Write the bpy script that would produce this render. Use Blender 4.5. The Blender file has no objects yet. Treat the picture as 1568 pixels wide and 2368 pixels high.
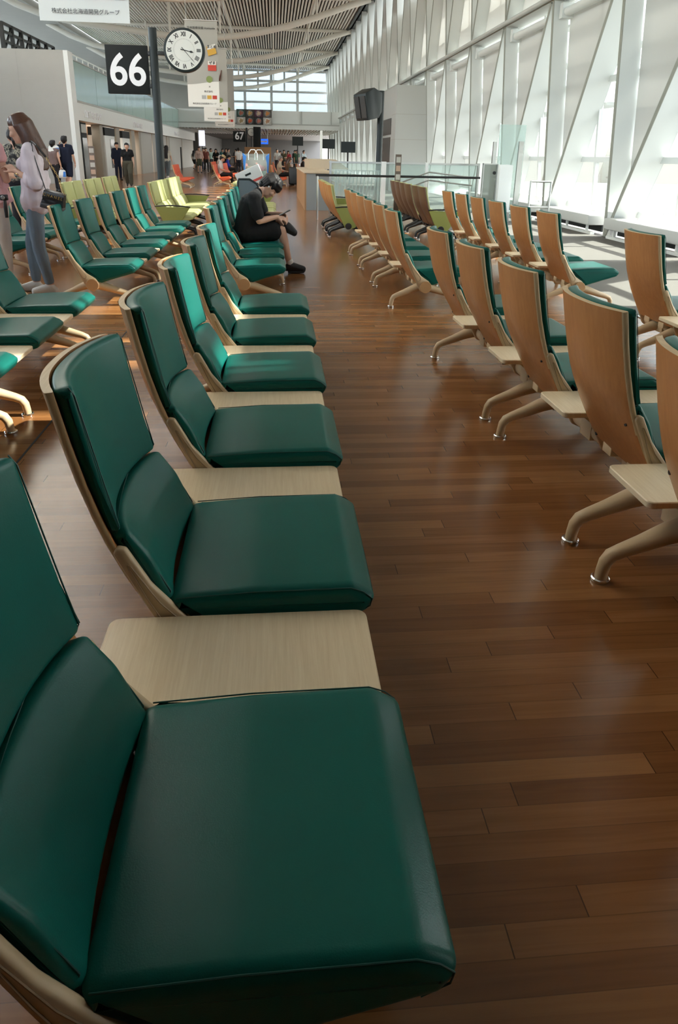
import bpy, bmesh, math, random
from math import sin, cos, pi, radians, sqrt
from mathutils import Vector, Matrix, noise
V = Vector
SC = bpy.context.scene
COL = SC.collection
random.seed(7)

# ------------------------------------------------------------------ materials
def new_mat(name):
    m = bpy.data.materials.new(name); m.use_nodes = True
    nt = m.node_tree; b = nt.nodes.get('Principled BSDF')
    return m, nt, b

def mat(name, col, rough=.5, metal=0., spec=.5, noise_amt=0., noise_scale=20., bump=0., bump_scale=200., coat=0., alpha=None, emit=None, emit_s=0.):
    m, nt, b = new_mat(name)
    b.inputs['Base Color'].default_value = (*col, 1)
    b.inputs['Roughness'].default_value = rough
    b.inputs['Metallic'].default_value = metal
    b.inputs['Specular IOR Level'].default_value = spec
    if coat: b.inputs['Coat Weight'].default_value = coat
    if emit:
        b.inputs['Emission Color'].default_value = (*emit, 1); b.inputs['Emission Strength'].default_value = emit_s
    L = nt.links
    if noise_amt or bump:
        tc = nt.nodes.new('ShaderNodeTexCoord')
    if noise_amt:
        n = nt.nodes.new('ShaderNodeTexNoise'); n.inputs['Scale'].default_value = noise_scale; n.inputs['Detail'].default_value = 4
        L.new(tc.outputs['Object'], n.inputs['Vector'])
        mr = nt.nodes.new('ShaderNodeMapRange'); mr.inputs['To Min'].default_value = 1-noise_amt; mr.inputs['To Max'].default_value = 1+noise_amt
        L.new(n.outputs['Fac'], mr.inputs['Value'])
        mx = nt.nodes.new('ShaderNodeVectorMath'); mx.operation = 'SCALE'; mx.inputs[0].default_value = col
        L.new(mr.outputs['Result'], mx.inputs['Scale']); L.new(mx.outputs['Vector'], b.inputs['Base Color'])
    if bump:
        n2 = nt.nodes.new('ShaderNodeTexNoise'); n2.inputs['Scale'].default_value = bump_scale; n2.inputs['Detail'].default_value = 3
        L.new(tc.outputs['Object'], n2.inputs['Vector'])
        bp = nt.nodes.new('ShaderNodeBump'); bp.inputs['Strength'].default_value = bump; bp.inputs['Distance'].default_value = .002
        L.new(n2.outputs['Fac'], bp.inputs['Height']); L.new(bp.outputs['Normal'], b.inputs['Normal'])
    return m

def wood_mat(name, c1, c2, rough=.4, scale=(1, 1, 1), wscale=6., coat=0.):
    m, nt, b = new_mat(name); L = nt.links
    tc = nt.nodes.new('ShaderNodeTexCoord'); mp = nt.nodes.new('ShaderNodeMapping'); mp.inputs['Scale'].default_value = scale
    L.new(tc.outputs['Object'], mp.inputs['Vector'])
    n = nt.nodes.new('ShaderNodeTexNoise'); n.inputs['Scale'].default_value = wscale; n.inputs['Detail'].default_value = 6; n.inputs['Roughness'].default_value = .65
    L.new(mp.outputs['Vector'], n.inputs['Vector'])
    cr = nt.nodes.new('ShaderNodeValToRGB'); e = cr.color_ramp.elements
    e[0].position = .3; e[0].color = (*c1, 1); e[1].position = .7; e[1].color = (*c2, 1)
    L.new(n.outputs['Fac'], cr.inputs['Fac']); L.new(cr.outputs['Color'], b.inputs['Base Color'])
    b.inputs['Roughness'].default_value = rough
    b.inputs['Coat Weight'].default_value = coat
    return m

def floor_mat(name, pw=.057, L0=.82, shift=.21):
    m, nt, b = new_mat(name); L = nt.links; N = nt.nodes
    def math_(op, a, bb=None):
        n = N.new('ShaderNodeMath'); n.operation = op
        for i, v in enumerate((a, bb)):
            if v is None: continue
            if hasattr(v, 'links'): L.new(v, n.inputs[i])
            else: n.inputs[i].default_value = v
        return n.outputs[0]
    tc = N.new('ShaderNodeTexCoord'); sx = N.new('ShaderNodeSeparateXYZ'); L.new(tc.outputs['Object'], sx.inputs[0])
    X, Y = sx.outputs['X'], sx.outputs['Y']
    ry = math_('DIVIDE', Y, pw); row = math_('FLOOR', ry); fy = math_('FRACT', ry)
    w1 = N.new('ShaderNodeTexWhiteNoise'); w1.noise_dimensions = '1D'; L.new(row, w1.inputs['W'])
    off = math_('ADD', math_('MULTIPLY', row, shift), math_('MULTIPLY', w1.outputs['Value'], .16))
    rx = math_('DIVIDE', math_('SUBTRACT', X, off), L0); pid = math_('FLOOR', rx); fx = math_('FRACT', rx)
    cb = N.new('ShaderNodeCombineXYZ'); L.new(row, cb.inputs[0]); L.new(pid, cb.inputs[1])
    w2 = N.new('ShaderNodeTexWhiteNoise'); w2.noise_dimensions = '2D'; L.new(cb.outputs[0], w2.inputs['Vector'])
    # grain, stretched along the plank
    cg = N.new('ShaderNodeCombineXYZ'); L.new(math_('MULTIPLY', X, 1.6), cg.inputs[0]); L.new(math_('MULTIPLY', Y, 34.), cg.inputs[1]); L.new(math_('MULTIPLY', w2.outputs['Value'], 57.), cg.inputs[2])
    g = N.new('ShaderNodeTexNoise'); g.inputs['Scale'].default_value = 1.6; g.inputs['Detail'].default_value = 6; g.inputs['Distortion'].default_value = .9
    L.new(cg.outputs[0], g.inputs['Vector'])
    f = math_('ADD', math_('ADD', math_('MULTIPLY', w2.outputs['Value'], .40), .10), math_('MULTIPLY', g.outputs['Fac'], .45))
    cr = N.new('ShaderNodeValToRGB'); e = cr.color_ramp.elements
    e[0].position = .12; e[0].color = (.125, .047, .015, 1); e[1].position = .95; e[1].color = (.36, .180, .070, 1)
    k = e.new(.5); k.color = (.225, .094, .031, 1)
    L.new(f, cr.inputs['Fac'])
    # joints
    jy = math_('LESS_THAN', math_('MINIMUM', fy, math_('SUBTRACT', 1., fy)), .016)
    jx = math_('MULTIPLY', math_('LESS_THAN', math_('MINIMUM', fx, math_('SUBTRACT', 1., fx)), .0016), .75)
    j = math_('MAXIMUM', math_('MULTIPLY', jy, .32), jx)
    mx = N.new('ShaderNodeMix'); mx.data_type = 'RGBA'; L.new(j, mx.inputs['Factor']); L.new(cr.outputs['Color'], mx.inputs['A']); mx.inputs['B'].default_value = (.02, .008, .004, 1)
    L.new(mx.outputs['Result'], b.inputs['Base Color'])
    rr = math_('ADD', math_('MULTIPLY', g.outputs['Fac'], .10), .145); L.new(rr, b.inputs['Roughness'])
    b.inputs['Specular IOR Level'].default_value = .5
    bp = N.new('ShaderNodeBump'); bp.inputs['Strength'].default_value = .05; bp.inputs['Distance'].default_value = .0008
    L.new(math_('SUBTRACT', 1., j), bp.inputs['Height']); L.new(bp.outputs['Normal'], b.inputs['Normal'])
    return m

def glass_mat(name, tint=(.93, .97, .96), refl=.08, rough=.02):
    m = bpy.data.materials.new(name); m.use_nodes = True; nt = m.node_tree; nt.nodes.clear()
    o = nt.nodes.new('ShaderNodeOutputMaterial'); t = nt.nodes.new('ShaderNodeBsdfTransparent'); g = nt.nodes.new('ShaderNodeBsdfGlossy'); x = nt.nodes.new('ShaderNodeMixShader')
    t.inputs['Color'].default_value = (*tint, 1); g.inputs['Roughness'].default_value = rough
    lw = nt.nodes.new('ShaderNodeLayerWeight'); lw.inputs['Blend'].default_value = .25
    mr = nt.nodes.new('ShaderNodeMapRange'); mr.inputs['To Min'].default_value = refl; mr.inputs['To Max'].default_value = .6
    nt.links.new(lw.outputs['Fresnel'], mr.inputs['Value']); nt.links.new(mr.outputs['Result'], x.inputs['Fac'])
    nt.links.new(t.outputs[0], x.inputs[1]); nt.links.new(g.outputs[0], x.inputs[2]); nt.links.new(x.outputs[0], o.inputs['Surface'])
    return m

def cloth_screen(name, col, trans=.35):
    m = bpy.data.materials.new(name); m.use_nodes = True; nt = m.node_tree; nt.nodes.clear()
    o = nt.nodes.new('ShaderNodeOutputMaterial'); d = nt.nodes.new('ShaderNodeBsdfDiffuse'); t = nt.nodes.new('ShaderNodeBsdfTranslucent'); x = nt.nodes.new('ShaderNodeMixShader')
    d.inputs['Color'].default_value = (*col, 1); t.inputs['Color'].default_value = (*col, 1); x.inputs['Fac'].default_value = trans
    nt.links.new(d.outputs[0], x.inputs[1]); nt.links.new(t.outputs[0], x.inputs[2]); nt.links.new(x.outputs[0], o.inputs['Surface'])
    return m

def frosted_mat(name, col, a):
    m = bpy.data.materials.new(name); m.use_nodes = True; nt = m.node_tree; nt.nodes.clear()
    o = nt.nodes.new('ShaderNodeOutputMaterial'); d = nt.nodes.new('ShaderNodeBsdfPrincipled'); t = nt.nodes.new('ShaderNodeBsdfTransparent'); x = nt.nodes.new('ShaderNodeMixShader')
    d.inputs['Base Color'].default_value = (*col, 1); d.inputs['Roughness'].default_value = .12; t.inputs['Color'].default_value = (.9, .97, .95, 1); x.inputs['Fac'].default_value = a
    nt.links.new(t.outputs[0], x.inputs[1]); nt.links.new(d.outputs[0], x.inputs[2]); nt.links.new(x.outputs[0], o.inputs['Surface'])
    return m

M = {}
M['floor'] = floor_mat('oak strip floor')
M['carpet'] = mat('grey carpet', (.165, .16, .148), .95, spec=.1, noise_amt=.08, noise_scale=90, bump=.3, bump_scale=400)
M['teal'] = mat('teal leather', (.003, .108, .090), .33, spec=.26, noise_amt=.05, noise_scale=5, bump=.12, bump_scale=420)
M['teal_seam'] = mat('teal seam', (.004, .065, .055), .5)
M['green'] = mat('lime leather', (.43, .45, .19), .42, spec=.4, noise_amt=.04, noise_scale=6, bump=.1, bump_scale=420)
M['green_panel'] = mat('olive lime panel', (.25, .265, .06), .5)
M['orange'] = mat('orange leather', (.62, .085, .025), .42, spec=.4, noise_amt=.04, bump=.1, bump_scale=420)
M['shell'] = wood_mat('warm ply', (.40, .158, .050), (.49, .21, .072), .38, (9, 9, .7), 5., .15)
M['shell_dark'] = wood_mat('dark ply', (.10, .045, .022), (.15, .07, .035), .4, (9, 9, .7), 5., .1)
M['ply_edge'] = wood_mat('ply edge', (.52, .37, .20), (.66, .50, .30), .5, (60, 3, 1), 3.)
M['laminate'] = wood_mat('pale laminate', (.70, .55, .36), (.80, .66, .46), .40, (30, 1.2, 1), 5.)
M['cream'] = mat('cream enamel', (.58, .435, .27), .42, spec=.4)
M['cap'] = mat('tan cap', (.50, .30, .14), .5)
M['black'] = mat('black plastic', (.012, .012, .012), .42)
M['black_metal'] = mat('dark teal grey metal', (.012, .018, .019), .42, spec=.35)
M['chrome'] = mat('chrome', (.75, .75, .74), .12, 1.)
M['steel'] = mat('brushed steel', (.55, .56, .55), .3, 1.)
M['white'] = mat('white paint', (.80, .82, .80), .5, noise_amt=.015, noise_scale=3)
M['fin'] = mat('white window steel', (.66, .68, .665), .5)
M['edge_shade'] = mat('olive grey flange', (.27, .275, .235), .5)  # added strips along fin edges; dark tone stands in for their shade
M['offwhite'] = mat('grey white panel', (.40, .39, .36), .55, noise_amt=.03, noise_scale=4)
M['grey'] = mat('grey plaster', (.42, .41, .38), .7, noise_amt=.06, noise_scale=1.2)
M['lightgrey'] = mat('light grey', (.48, .49, .47), .6)
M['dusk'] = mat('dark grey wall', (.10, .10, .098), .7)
M['dark'] = mat('near black', (.010, .012, .012), .6, spec=.25)
M['ceil'] = mat('ceiling slat', (.86, .83, .76), .55)
M['ceil_gap'] = mat('ceiling void', (.02, .022, .022), .8)
M['tube'] = mat('white steel tube', (.86, .83, .76), .4)
M['glass'] = glass_mat('clear glass')
M['glass_end'] = glass_mat('end wall glass', (.13, .155, .185))
M['glass_solar'] = glass_mat('tinted solar glass', (.46, .49, .475))
M['glass_green'] = frosted_mat('green balustrade glass', (.40, .52, .47), .62)
M['glass_panel'] = frosted_mat('pale barrier glass', (.62, .72, .70), .30)
M['screen'] = cloth_screen('roller shade', (.50, .50, .48), .045)
M['screen_up'] = cloth_screen('upper shade', (.64, .64, .61), .12)
M['paper'] = mat('white banner', (.78, .78, .74), .75)
M['paper_grey'] = mat('grey banner', (.40, .40, .37), .75)
M['ink'] = mat('black ink', (.02, .02, .02), .6)
M['sign_white'] = mat('sign white', (.92, .92, .95), .5)
M['clockface'] = mat('clock face', (.74, .74, .70), .4)
M['tan_panel'] = mat('tan laminate panel', (.33, .175, .075), .5, noise_amt=.04)
M['apron'] = mat('concrete apron', (.26, .26, .25), .9, noise_amt=.1, noise_scale=.3)
M['pale_tan'] = mat('pale counter top', (.50, .40, .28), .4)

# ------------------------------------------------------------------ mesh tools
class MB:
    def __init__(s): s.bm = bmesh.new()
    def face(s, pts):
        vs = [s.bm.verts.new(p) for p in pts]
        return s.bm.faces.new(vs)
    def box(s, x0, x1, y0, y1, z0, z1):
        p = [s.bm.verts.new((x, y, z)) for x in (x0, x1) for y in (y0, y1) for z in (z0, z1)]
        for f in ((0, 1, 3, 2), (4, 6, 7, 5), (0, 4, 5, 1), (2, 3, 7, 6), (0, 2, 6, 4), (1, 5, 7, 3)):
            s.bm.faces.new([p[i] for i in f])
        return s
    def obox(s, c, ax, ay, az):
        c = V(c); p = [s.bm.verts.new(c + V(ax)*i + V(ay)*j + V(az)*k) for i in (-1, 1) for j in (-1, 1) for k in (-1, 1)]
        for f in ((0, 1, 3, 2), (4, 6, 7, 5), (0, 4, 5, 1), (2, 3, 7, 6), (0, 2, 6, 4), (1, 5, 7, 3)):
            s.bm.faces.new([p[i] for i in f])
        return s
    def rings(s, rings, close=True, caps=True):
        R = [[s.bm.verts.new(p) for p in r] for r in rings]; n = len(R[0])
        for a, b in zip(R, R[1:]):
            for i in range(n if close else n-1):
                s.bm.faces.new((a[i], a[(i+1) % n], b[(i+1) % n], b[i]))
        if caps:
            s.bm.faces.new(R[0][::-1]); s.bm.faces.new(R[-1])
        return s
    def tube(s, pts, rad, seg=12, caps=True, flat=1., up=(0, 0, 1)):
        pts = [V(p) for p in pts]; n = len(pts)
        rad = rad if isinstance(rad, (list, tuple)) else [rad]*n
        rings = []; ref = V(up)
        for i, p in enumerate(pts):
            t = (pts[min(i+1, n-1)] - pts[max(i-1, 0)])
            t = t.normalized() if t.length > 1e-9 else V((0, 0, 1))
            a = ref - t*ref.dot(t)
            if a.length < .05: a = V((1, 0, 0)) - t*t.x
            if a.length < .05: a = V((0, 1, 0)) - t*t.y
            a.normalize(); b = t.cross(a); ref = a
            rings.append([p + (a*cos(2*pi*k/seg) + b*sin(2*pi*k/seg)*flat)*rad[i] for k in range(seg)])
        return s.rings(rings, True, caps)
    def cyl(s, p0, p1, r, seg=20, r1=None):
        return s.tube([p0, p1], [r, r if r1 is None else r1], seg)
    def disc(s, c, axis, r, h, seg=28, bev=.0):
        c = V(c); ax = V(axis).normalized()
        pr = [(0, r-bev), (bev, r), (h-bev, r), (h, r-bev)] if bev else [(0, r), (h, r)]
        return s.tube([c + ax*a for a, _ in pr], [b for _, b in pr], seg)
    def sphere(s, c, r, seg=12, sx=1, sy=1, sz=1):
        c = V(c); nv = max(5, seg//2+1); bm = s.bm
        top = bm.verts.new(c + V((0, 0, r*sz))); bot = bm.verts.new(c - V((0, 0, r*sz))); prev = None
        for i in range(1, nv):
            a = pi*i/nv; rr = r*sin(a); zz = c.z + r*sz*cos(a)
            ring = [bm.verts.new((c.x+rr*sx*cos(2*pi*k/seg), c.y+rr*sy*sin(2*pi*k/seg), zz)) for k in range(seg)]
            for k in range(seg):
                if prev is None: bm.faces.new((top, ring[k], ring[(k+1) % seg]))
                else: bm.faces.new((prev[k], ring[k], ring[(k+1) % seg], prev[(k+1) % seg]))
            prev = ring
        for k in range(seg): bm.faces.new((prev[k], bot, prev[(k+1) % seg]))
        return s
    def prism(s, poly, axis, a0, a1):
        # poly in the two other axes; axis 'x','y','z'
        def mk(u, v, w): return {'x': (w, u, v), 'y': (u, w, v), 'z': (u, v, w)}[axis]
        return s.rings([[mk(u, v, a0) for u, v in poly], [mk(u, v, a1) for u, v in poly]])
    def obj(s, name, m, parent=None, smooth=True, ang=35, bevel=0., seg=2, recalc=True):
        bmesh.ops.remove_doubles(s.bm, verts=s.bm.verts, dist=1e-6)
        if recalc: bmesh.ops.recalc_face_normals(s.bm, faces=s.bm.faces)
        if bevel:
            es = [e for e in s.bm.edges if len(e.link_faces) == 2 and e.calc_face_angle(0) > radians(40)]
            bmesh.ops.bevel(s.bm, geom=es, offset=bevel, segments=seg, affect='EDGES', profile=.5, clamp_overlap=True)
        me = bpy.data.meshes.new(name); s.bm.to_mesh(me); s.bm.free()
        return link(name, me, m, parent, smooth, ang)

def link(name, me, m=None, parent=None, smooth=True, ang=35):
    if m is not None and not me.materials:
        for x in (m if isinstance(m, (list, tuple)) else [m]): me.materials.append(M[x] if isinstance(x, str) else x)
    if smooth and len(me.polygons):
        me.polygons.foreach_set('use_smooth', [True]*len(me.polygons))
        me.set_sharp_from_angle(angle=radians(ang))
    o = bpy.data.objects.new(name, me); COL.objects.link(o)
    if parent is not None: o.parent = parent
    return o

def empty(name, label, cat, loc=(0, 0, 0), rotz=0., group=None):
    o = bpy.data.objects.new(name, None); COL.objects.link(o)
    o.location = loc; o.rotation_euler = (0, 0, rotz); o.empty_display_size = .1
    return tag(o, label, cat, group)

def tag(o, label, cat, group=None):
    o['label'] = label; o['category'] = cat
    if group: o['group'] = group
    return o

def struct(o, label=None):
    o['kind'] = 'structure'
    if label: o['label'] = label
    return o

def cp(o, parent, loc=None):
    c = o.copy(); COL.objects.link(c); c.parent = parent
    if loc is not None: c.location = loc
    return c

TMP = bpy.data.scenes.new('workbench_scene')
def bake(o):
    TMP.collection.objects.link(o); vl = TMP.view_layers[0]; vl.update(); dg = vl.depsgraph
    me = bpy.data.meshes.new_from_object(o.evaluated_get(dg)); bpy.data.objects.remove(o)
    return me

def text_mesh(body, size, depth=.004, align='CENTER', sx=1., bold=0.):
    cu = bpy.data.curves.new('lettering', 'FONT'); cu.body = body; cu.size = size; cu.extrude = depth; cu.align_x = align; cu.align_y = 'CENTER'; cu.resolution_u = 6
    if bold: cu.offset = bold
    o = bpy.data.objects.new('lettering', cu)
    me = bake(o); bpy.data.curves.remove(cu)
    me.materials.clear()
    for v in me.vertices: v.co.x *= sx
    return me

def text_obj(name, body, size, m, parent, loc, rot=(pi/2, 0, 0), depth=.004, sx=1., align='CENTER', bold=0.):
    o = link(name, text_mesh(body, size, depth, align, sx, bold), m, parent, smooth=False)
    o.location = loc; o.rotation_euler = rot
    return o

def remesh_obj(name, mb, m, parent, voxel=.01, smooth=4, wr=0., wscale=9., dec=0.):
    me = bpy.data.meshes.new(name); mb.bm.to_mesh(me); mb.bm.free()
    o = bpy.data.objects.new(name, me)
    r = o.modifiers.new('r', 'REMESH'); r.mode = 'VOXEL'; r.voxel_size = voxel
    s = o.modifiers.new('s', 'SMOOTH'); s.factor = .5; s.iterations = smooth
    me2 = bake(o); bpy.data.meshes.remove(me)
    me2.materials.clear(); me2.name = name
    if wr:
        nv = len(me2.vertices); co_ = [0.]*(3*nv); no_ = [0.]*(3*nv)
        me2.vertices.foreach_get('co', co_); me2.vertices.foreach_get('normal', no_)
        for i in range(0, 3*nv, 3):
            x, y, z = co_[i]*wscale, co_[i+1]*wscale, co_[i+2]*wscale
            d = (noise.noise((x, y, z))*.6 + noise.noise((x*2.1, y*2.1, z*.8))*.5)*wr
            co_[i] += no_[i]*d; co_[i+1] += no_[i+1]*d; co_[i+2] += no_[i+2]*d
        me2.vertices.foreach_set('co', co_); me2.update()
    return link(name, me2, m, parent, True, 180)

def round_poly(pts, radii, n=4):
    # round the corners of a closed polygon
    out = []; k = len(pts)
    for i in range(k):
        p = V(pts[i]); r = radii[i] if isinstance(radii, (list, tuple)) else radii
        a = V(pts[i-1]) - p; b = V(pts[(i+1) % k]) - p
        if r <= 0: out.append((p.x, p.y)); continue
        la, lb = a.length, b.length; a.normalize(); b.normalize()
        ang = a.angle(b); d = min(r/math.tan(ang/2), la*.48, lb*.48)
        p0 = p + a*d; p1 = p + b*d
        for j in range(n+1):
            t = j/n; q = p0*(1-t)**2 + p*2*t*(1-t) + p1*t*t
            out.append((q.x, q.y))
    return out

def inset_poly(P, d):
    n = len(P); A = sum(P[i][0]*P[(i+1) % n][1] - P[(i+1) % n][0]*P[i][1] for i in range(n)); sg = 1 if A > 0 else -1
    out = []
    for i in range(n):
        p0, p1, p2 = V(P[i-1]), V(P[i]), V(P[(i+1) % n])
        e1 = (p1-p0); e2 = (p2-p1)
        e1 = e1.normalized() if e1.length > 1e-9 else V((1, 0)); e2 = e2.normalized() if e2.length > 1e-9 else e1
        nn = V((-e1.y, e1.x)) + V((-e2.y, e2.x))
        nn = nn.normalized() if nn.length > 1e-6 else V((-e1.y, e1.x))
        q = p1 + nn*d*sg
        out.append((q.x, q.y))
    return out

def loft_profile(P, w, r, sag=None, ny=10, nr=4):
    """solid with side profile P (x,z), width w along y, round end edges r; sag(y,z) pushes x back"""
    mb = MB(); rings = []
    ys = []
    for k in range(nr+1):
        a = pi/2*k/nr; ys.append((-w/2 + r*(1-sin(a)) if False else -w/2 + r - r*cos(pi/2-a) if False else -w/2 + r*(1-sin(a)), r*(1-cos(a))))
    ys = [(-w/2 + r*(1-cos(pi/2*k/nr)), r*(1-sin(pi/2*k/nr))) for k in range(nr+1)]
    mid = [(-w/2 + r + (w-2*r)*k/ny, 0.) for k in range(1, ny)]
    allv = ys + mid + [(-y, i) for y, i in ys[::-1]]
    for y, ins in allv:
        Q = inset_poly(P, ins) if ins > 1e-6 else P
        ring = []
        for x, z in Q:
            dx = sag(y, z) if sag else 0.
            ring.append((x-dx, y, z))
        rings.append(ring)
    mb.rings(rings)
    return mb
# ------------------------------------------------------------------ bench seating
W = .47; P = .767
def S_sag(z): return .012 + .042*min(1, max(0, (z-.25)/.3))
def sagf(y, z): return S_sag(z)*(1-min(1, abs(2*y/W))**2.3)

shell_front = [(-.286, .850), (-.264, .74), (-.241, .64), (-.218, .56), (-.198, .50), (-.165, .42), (-.13, .35), (-.095, .285), (-.062, .23)]
shell_rear = [(x-.019, z-.003) for x, z in shell_front]
P_shell = shell_front + shell_rear[::-1]
P_back = round_poly([(-.243, .858), (-.218, .72), (-.198, .62), (-.176, .522), (-.204, .518), (-.241, .64), (-.264, .74), (-.284, .848)], [.016, .3, .3, .012, .008, .3, .3, .012])
P_lumb = round_poly([(-.164, .524), (-.120, .455), (-.078, .345), (-.10, .29), (-.135, .35), (-.165, .42), (-.202, .512)], [.016, .12, .012, .006, .1, .1, .012])
P_seat = round_poly([(-.112, .350), (.10, .366), (.325, .370), (.384, .334), (.360, .292), (.22, .250), (.075, .206), (.045, .212), (-.04, .285)], [.020, .5, .04, .03, .03, .2, .02, .012, .05], 5)
P_arm = round_poly([(-.196, .494), (-.176, .489), (-.128, .396), (-.045, .292), (.028, .246), (.056, .20), (.045, .155), (0., .134), (-.045, .155), (-.072, .205), (-.139, .335), (-.204, .478)],
                   [.012, .012, .08, .06, .03, .02, .02, .03, .02, .03, .12, .012], 4)

def seam_path(pf, ins):  # follows cushion front points at both edges
    return pf

def build_meshes():
    D = {}
    def keep(key, o): D[key] = o.data; bpy.data.objects.remove(o)
    keep('shell', loft_profile(P_shell, W, .006, sagf, 18, 2).obj('backrest_shell', ['shell', 'ply_edge']))
    # ply edge on the narrow faces of the shell
    me = D['shell']
    for f in me.polygons:
        n = f.normal
        if abs(n.y) > .6 or n.z > .75 or n.z < -.9: f.material_index = 1
    keep('back', loft_profile(P_back, W-.012, .022, sagf, 16, 5).obj('back_cushion', 'teal', ang=60))
    keep('lumbar', loft_profile(P_lumb, W-.03, .02, sagf, 16, 5).obj('lumbar_cushion', 'teal', ang=60))
    keep('seat', loft_profile(P_seat, W, .026, None, 10, 6).obj('seat_cushion', 'teal', ang=60))
    # piping seams
    mb = MB(); yy = W/2-.026
    def U(pts, yo, k, sg=1.): return [(x-sagf(yy, z)*k, -yo, z) for x, z in pts] + [(pts[-1][0]-sagf(yy*(1-t), pts[-1][1])*k, -yo+2*yo*t, pts[-1][1]) for t in (.1, .3, .5, .7, .9)] + [(x-sagf(yy, z)*k, yo, z) for x, z in pts[::-1]]
    mb.tube(U([(x+.0035, z) for x, z in [(-.252, .854), (-.241, .837), (-.218, .72), (-.198, .62), (-.180, .535), (-.188, .520)]], yy+.013, 1.), .0014, 6)
    keep('back_seam', mb.obj('piping', 'teal_seam'))
    mb = MB(); mb.tube(U([(x+.001, z) for x, z in [(-.172, .510), (-.156, .498), (-.127, .448), (-.104, .40), (-.086, .360), (-.095, .330)]], W/2-.023, 1.), .0014, 6)
    keep('lumbar_seam', mb.obj('piping', 'teal_seam'))
    mb = MB(); mb.tube(U([(x, z) for x, z in [(-.078, .350), (.10, .3605), (.32, .362), (.350, .350), (.370, .332), (.366, .312), (.33, .290)]], W/2-.006, 0.), .0014, 6)
    keep('seat_seam', mb.obj('piping', 'teal_seam'))
    # side arm with recessed panel
    mb = MB(); t = .019
    mb.rings([[(x, 0, z) for x, z in inset_poly(P_arm, .004)], [(x, .004, z) for x, z in P_arm], [(x, t-.004, z) for x, z in P_arm], [(x, t, z) for x, z in inset_poly(P_arm, .004)]])
    rec = round_poly([(-.176, .452), (-.168, .448), (-.112, .352), (-.052, .283), (-.046, .268), (-.055, .245), (-.082, .250), (-.138, .362)], [.008, .008, .06, .02, .012, .02, .03, .08], 4)
    bm = mb.bm; o = mb.obj('side_arm', 'cream', ang=50)
    keep('arm', o)
    mb = MB()
    for yy_ in (-.0006,):
        mb.tube([(x, yy_, z) for x, z in rec] + [(rec[0][0], yy_, rec[0][1])], .0019, 6)
    keep('arm_groove', mb.obj('inset_line', mat('arm groove', (.36, .26, .15), .5)))
    # table
    mb = MB()
    pl = round_poly([(-.222, -.138), (.352, -.138), (.352, .138), (-.222, .138)], .028, 6)
    mb.rings([[(x, y, .292) for x, y in inset_poly(pl, .006)], [(x, y, .297) for x, y in pl], [(x, y, .314) for x, y in pl], [(x, y, .317) for x, y in inset_poly(pl, .003)]])
    keep('table', mb.obj('side_table', 'laminate', ang=30))
    mb = MB(); mb.rings([[(-.05, -.05, .15), (.05, -.05, .15), (.05, .05, .15), (-.05, .05, .15)], [(-.05, -.05, .23), (.05, -.05, .23), (.05, .05, .23), (-.05, .05, .23)], [(-.12, -.05, .285), (.18, -.05, .285), (.18, .05, .285), (-.12, .05, .285)], [(-.12, -.05, .2925), (.18, -.05, .2925), (.18, .05, .2925), (-.12, .05, .2925)]])
    keep('table_bracket', mb.obj('table_bracket', 'cream', bevel=.004))
    mb = MB(); mb.box(-.055, .05, -.05, .05, .145, .235); mb.box(-.10, -.02, -.13, -.06, .20, .245); mb.box(-.10, -.02, .06, .13, .20, .245)
    keep('seat_bracket', mb.obj('seat_bracket', 'cream', bevel=.006))
    # legs
    def leg(sg):
        mb = MB()
        if sg > 0: pts = [(.0, 0, .188), (.06, 0, .176), (.14, 0, .150), (.23, 0, .121), (.30, 0, .100), (.332, 0, .086), (.347, 0, .062), (.352, 0, .03), (.353, 0, .012)]
        else: pts = [(.0, 0, .192), (-.05, 0, .186), (-.11, 0, .165), (-.18, 0, .135), (-.245, 0, .110), (-.278, 0, .094), (-.292, 0, .070), (-.298, 0, .035), (-.300, 0, .012)]
        mb.tube(pts, [.052, .046, .038, .031, .026, .0245, .0235, .0225, .022], 14, flat=.85, up=(0, 1, 0))
        return mb
    keep('leg_f', leg(1).obj('leg', 'cream', ang=60)); keep('leg_r', leg(-1).obj('leg', 'cream', ang=60))
    mb = MB(); mb.tube([(0, 0, 0), (0, 0, .006), (0, 0, .011), (0, 0, .014)], [.029, .031, .030, .026], 24)
    keep('glide', mb.obj('foot_glide', 'chrome'))
    mb = MB(); mb.disc((0, 0, .193), (0, -1, 0), .054, .012, 36, .003)
    keep('cap', mb.obj('end_cap', 'cap', ang=30))
    mb = MB(); mb.disc((0, 0, 0), (-1, 0, 0), .0075, .004, 12)
    keep('screw', mb.obj('screw_cap', 'black'))
    # armrest panel of the lime seats
    pp = round_poly([(-.215, .488), (.325, .478), (.115, .17), (.0, .135), (-.06, .17)], [.01, .01, .04, .04, .04], 4)
    mb = MB(); mb.rings([[(x, -.014, z) for x, z in inset_poly(pp, .004)], [(x, -.010, z) for x, z in pp], [(x, .010, z) for x, z in pp], [(x, .014, z) for x, z in inset_poly(pp, .004)]])
    keep('panel', mb.obj('armrest_panel', 'green_panel', ang=40))
    mb = MB(); mb.tube([(-.225, 0, .492), (-.12, 0, .503), (.05, 0, .508), (.2, 0, .500), (.33, 0, .484)], [.016, .021, .022, .021, .016], 10, flat=.55, up=(0, 1, 0))
    keep('pad', mb.obj('armrest_pad', 'black'))
    return D

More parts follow.
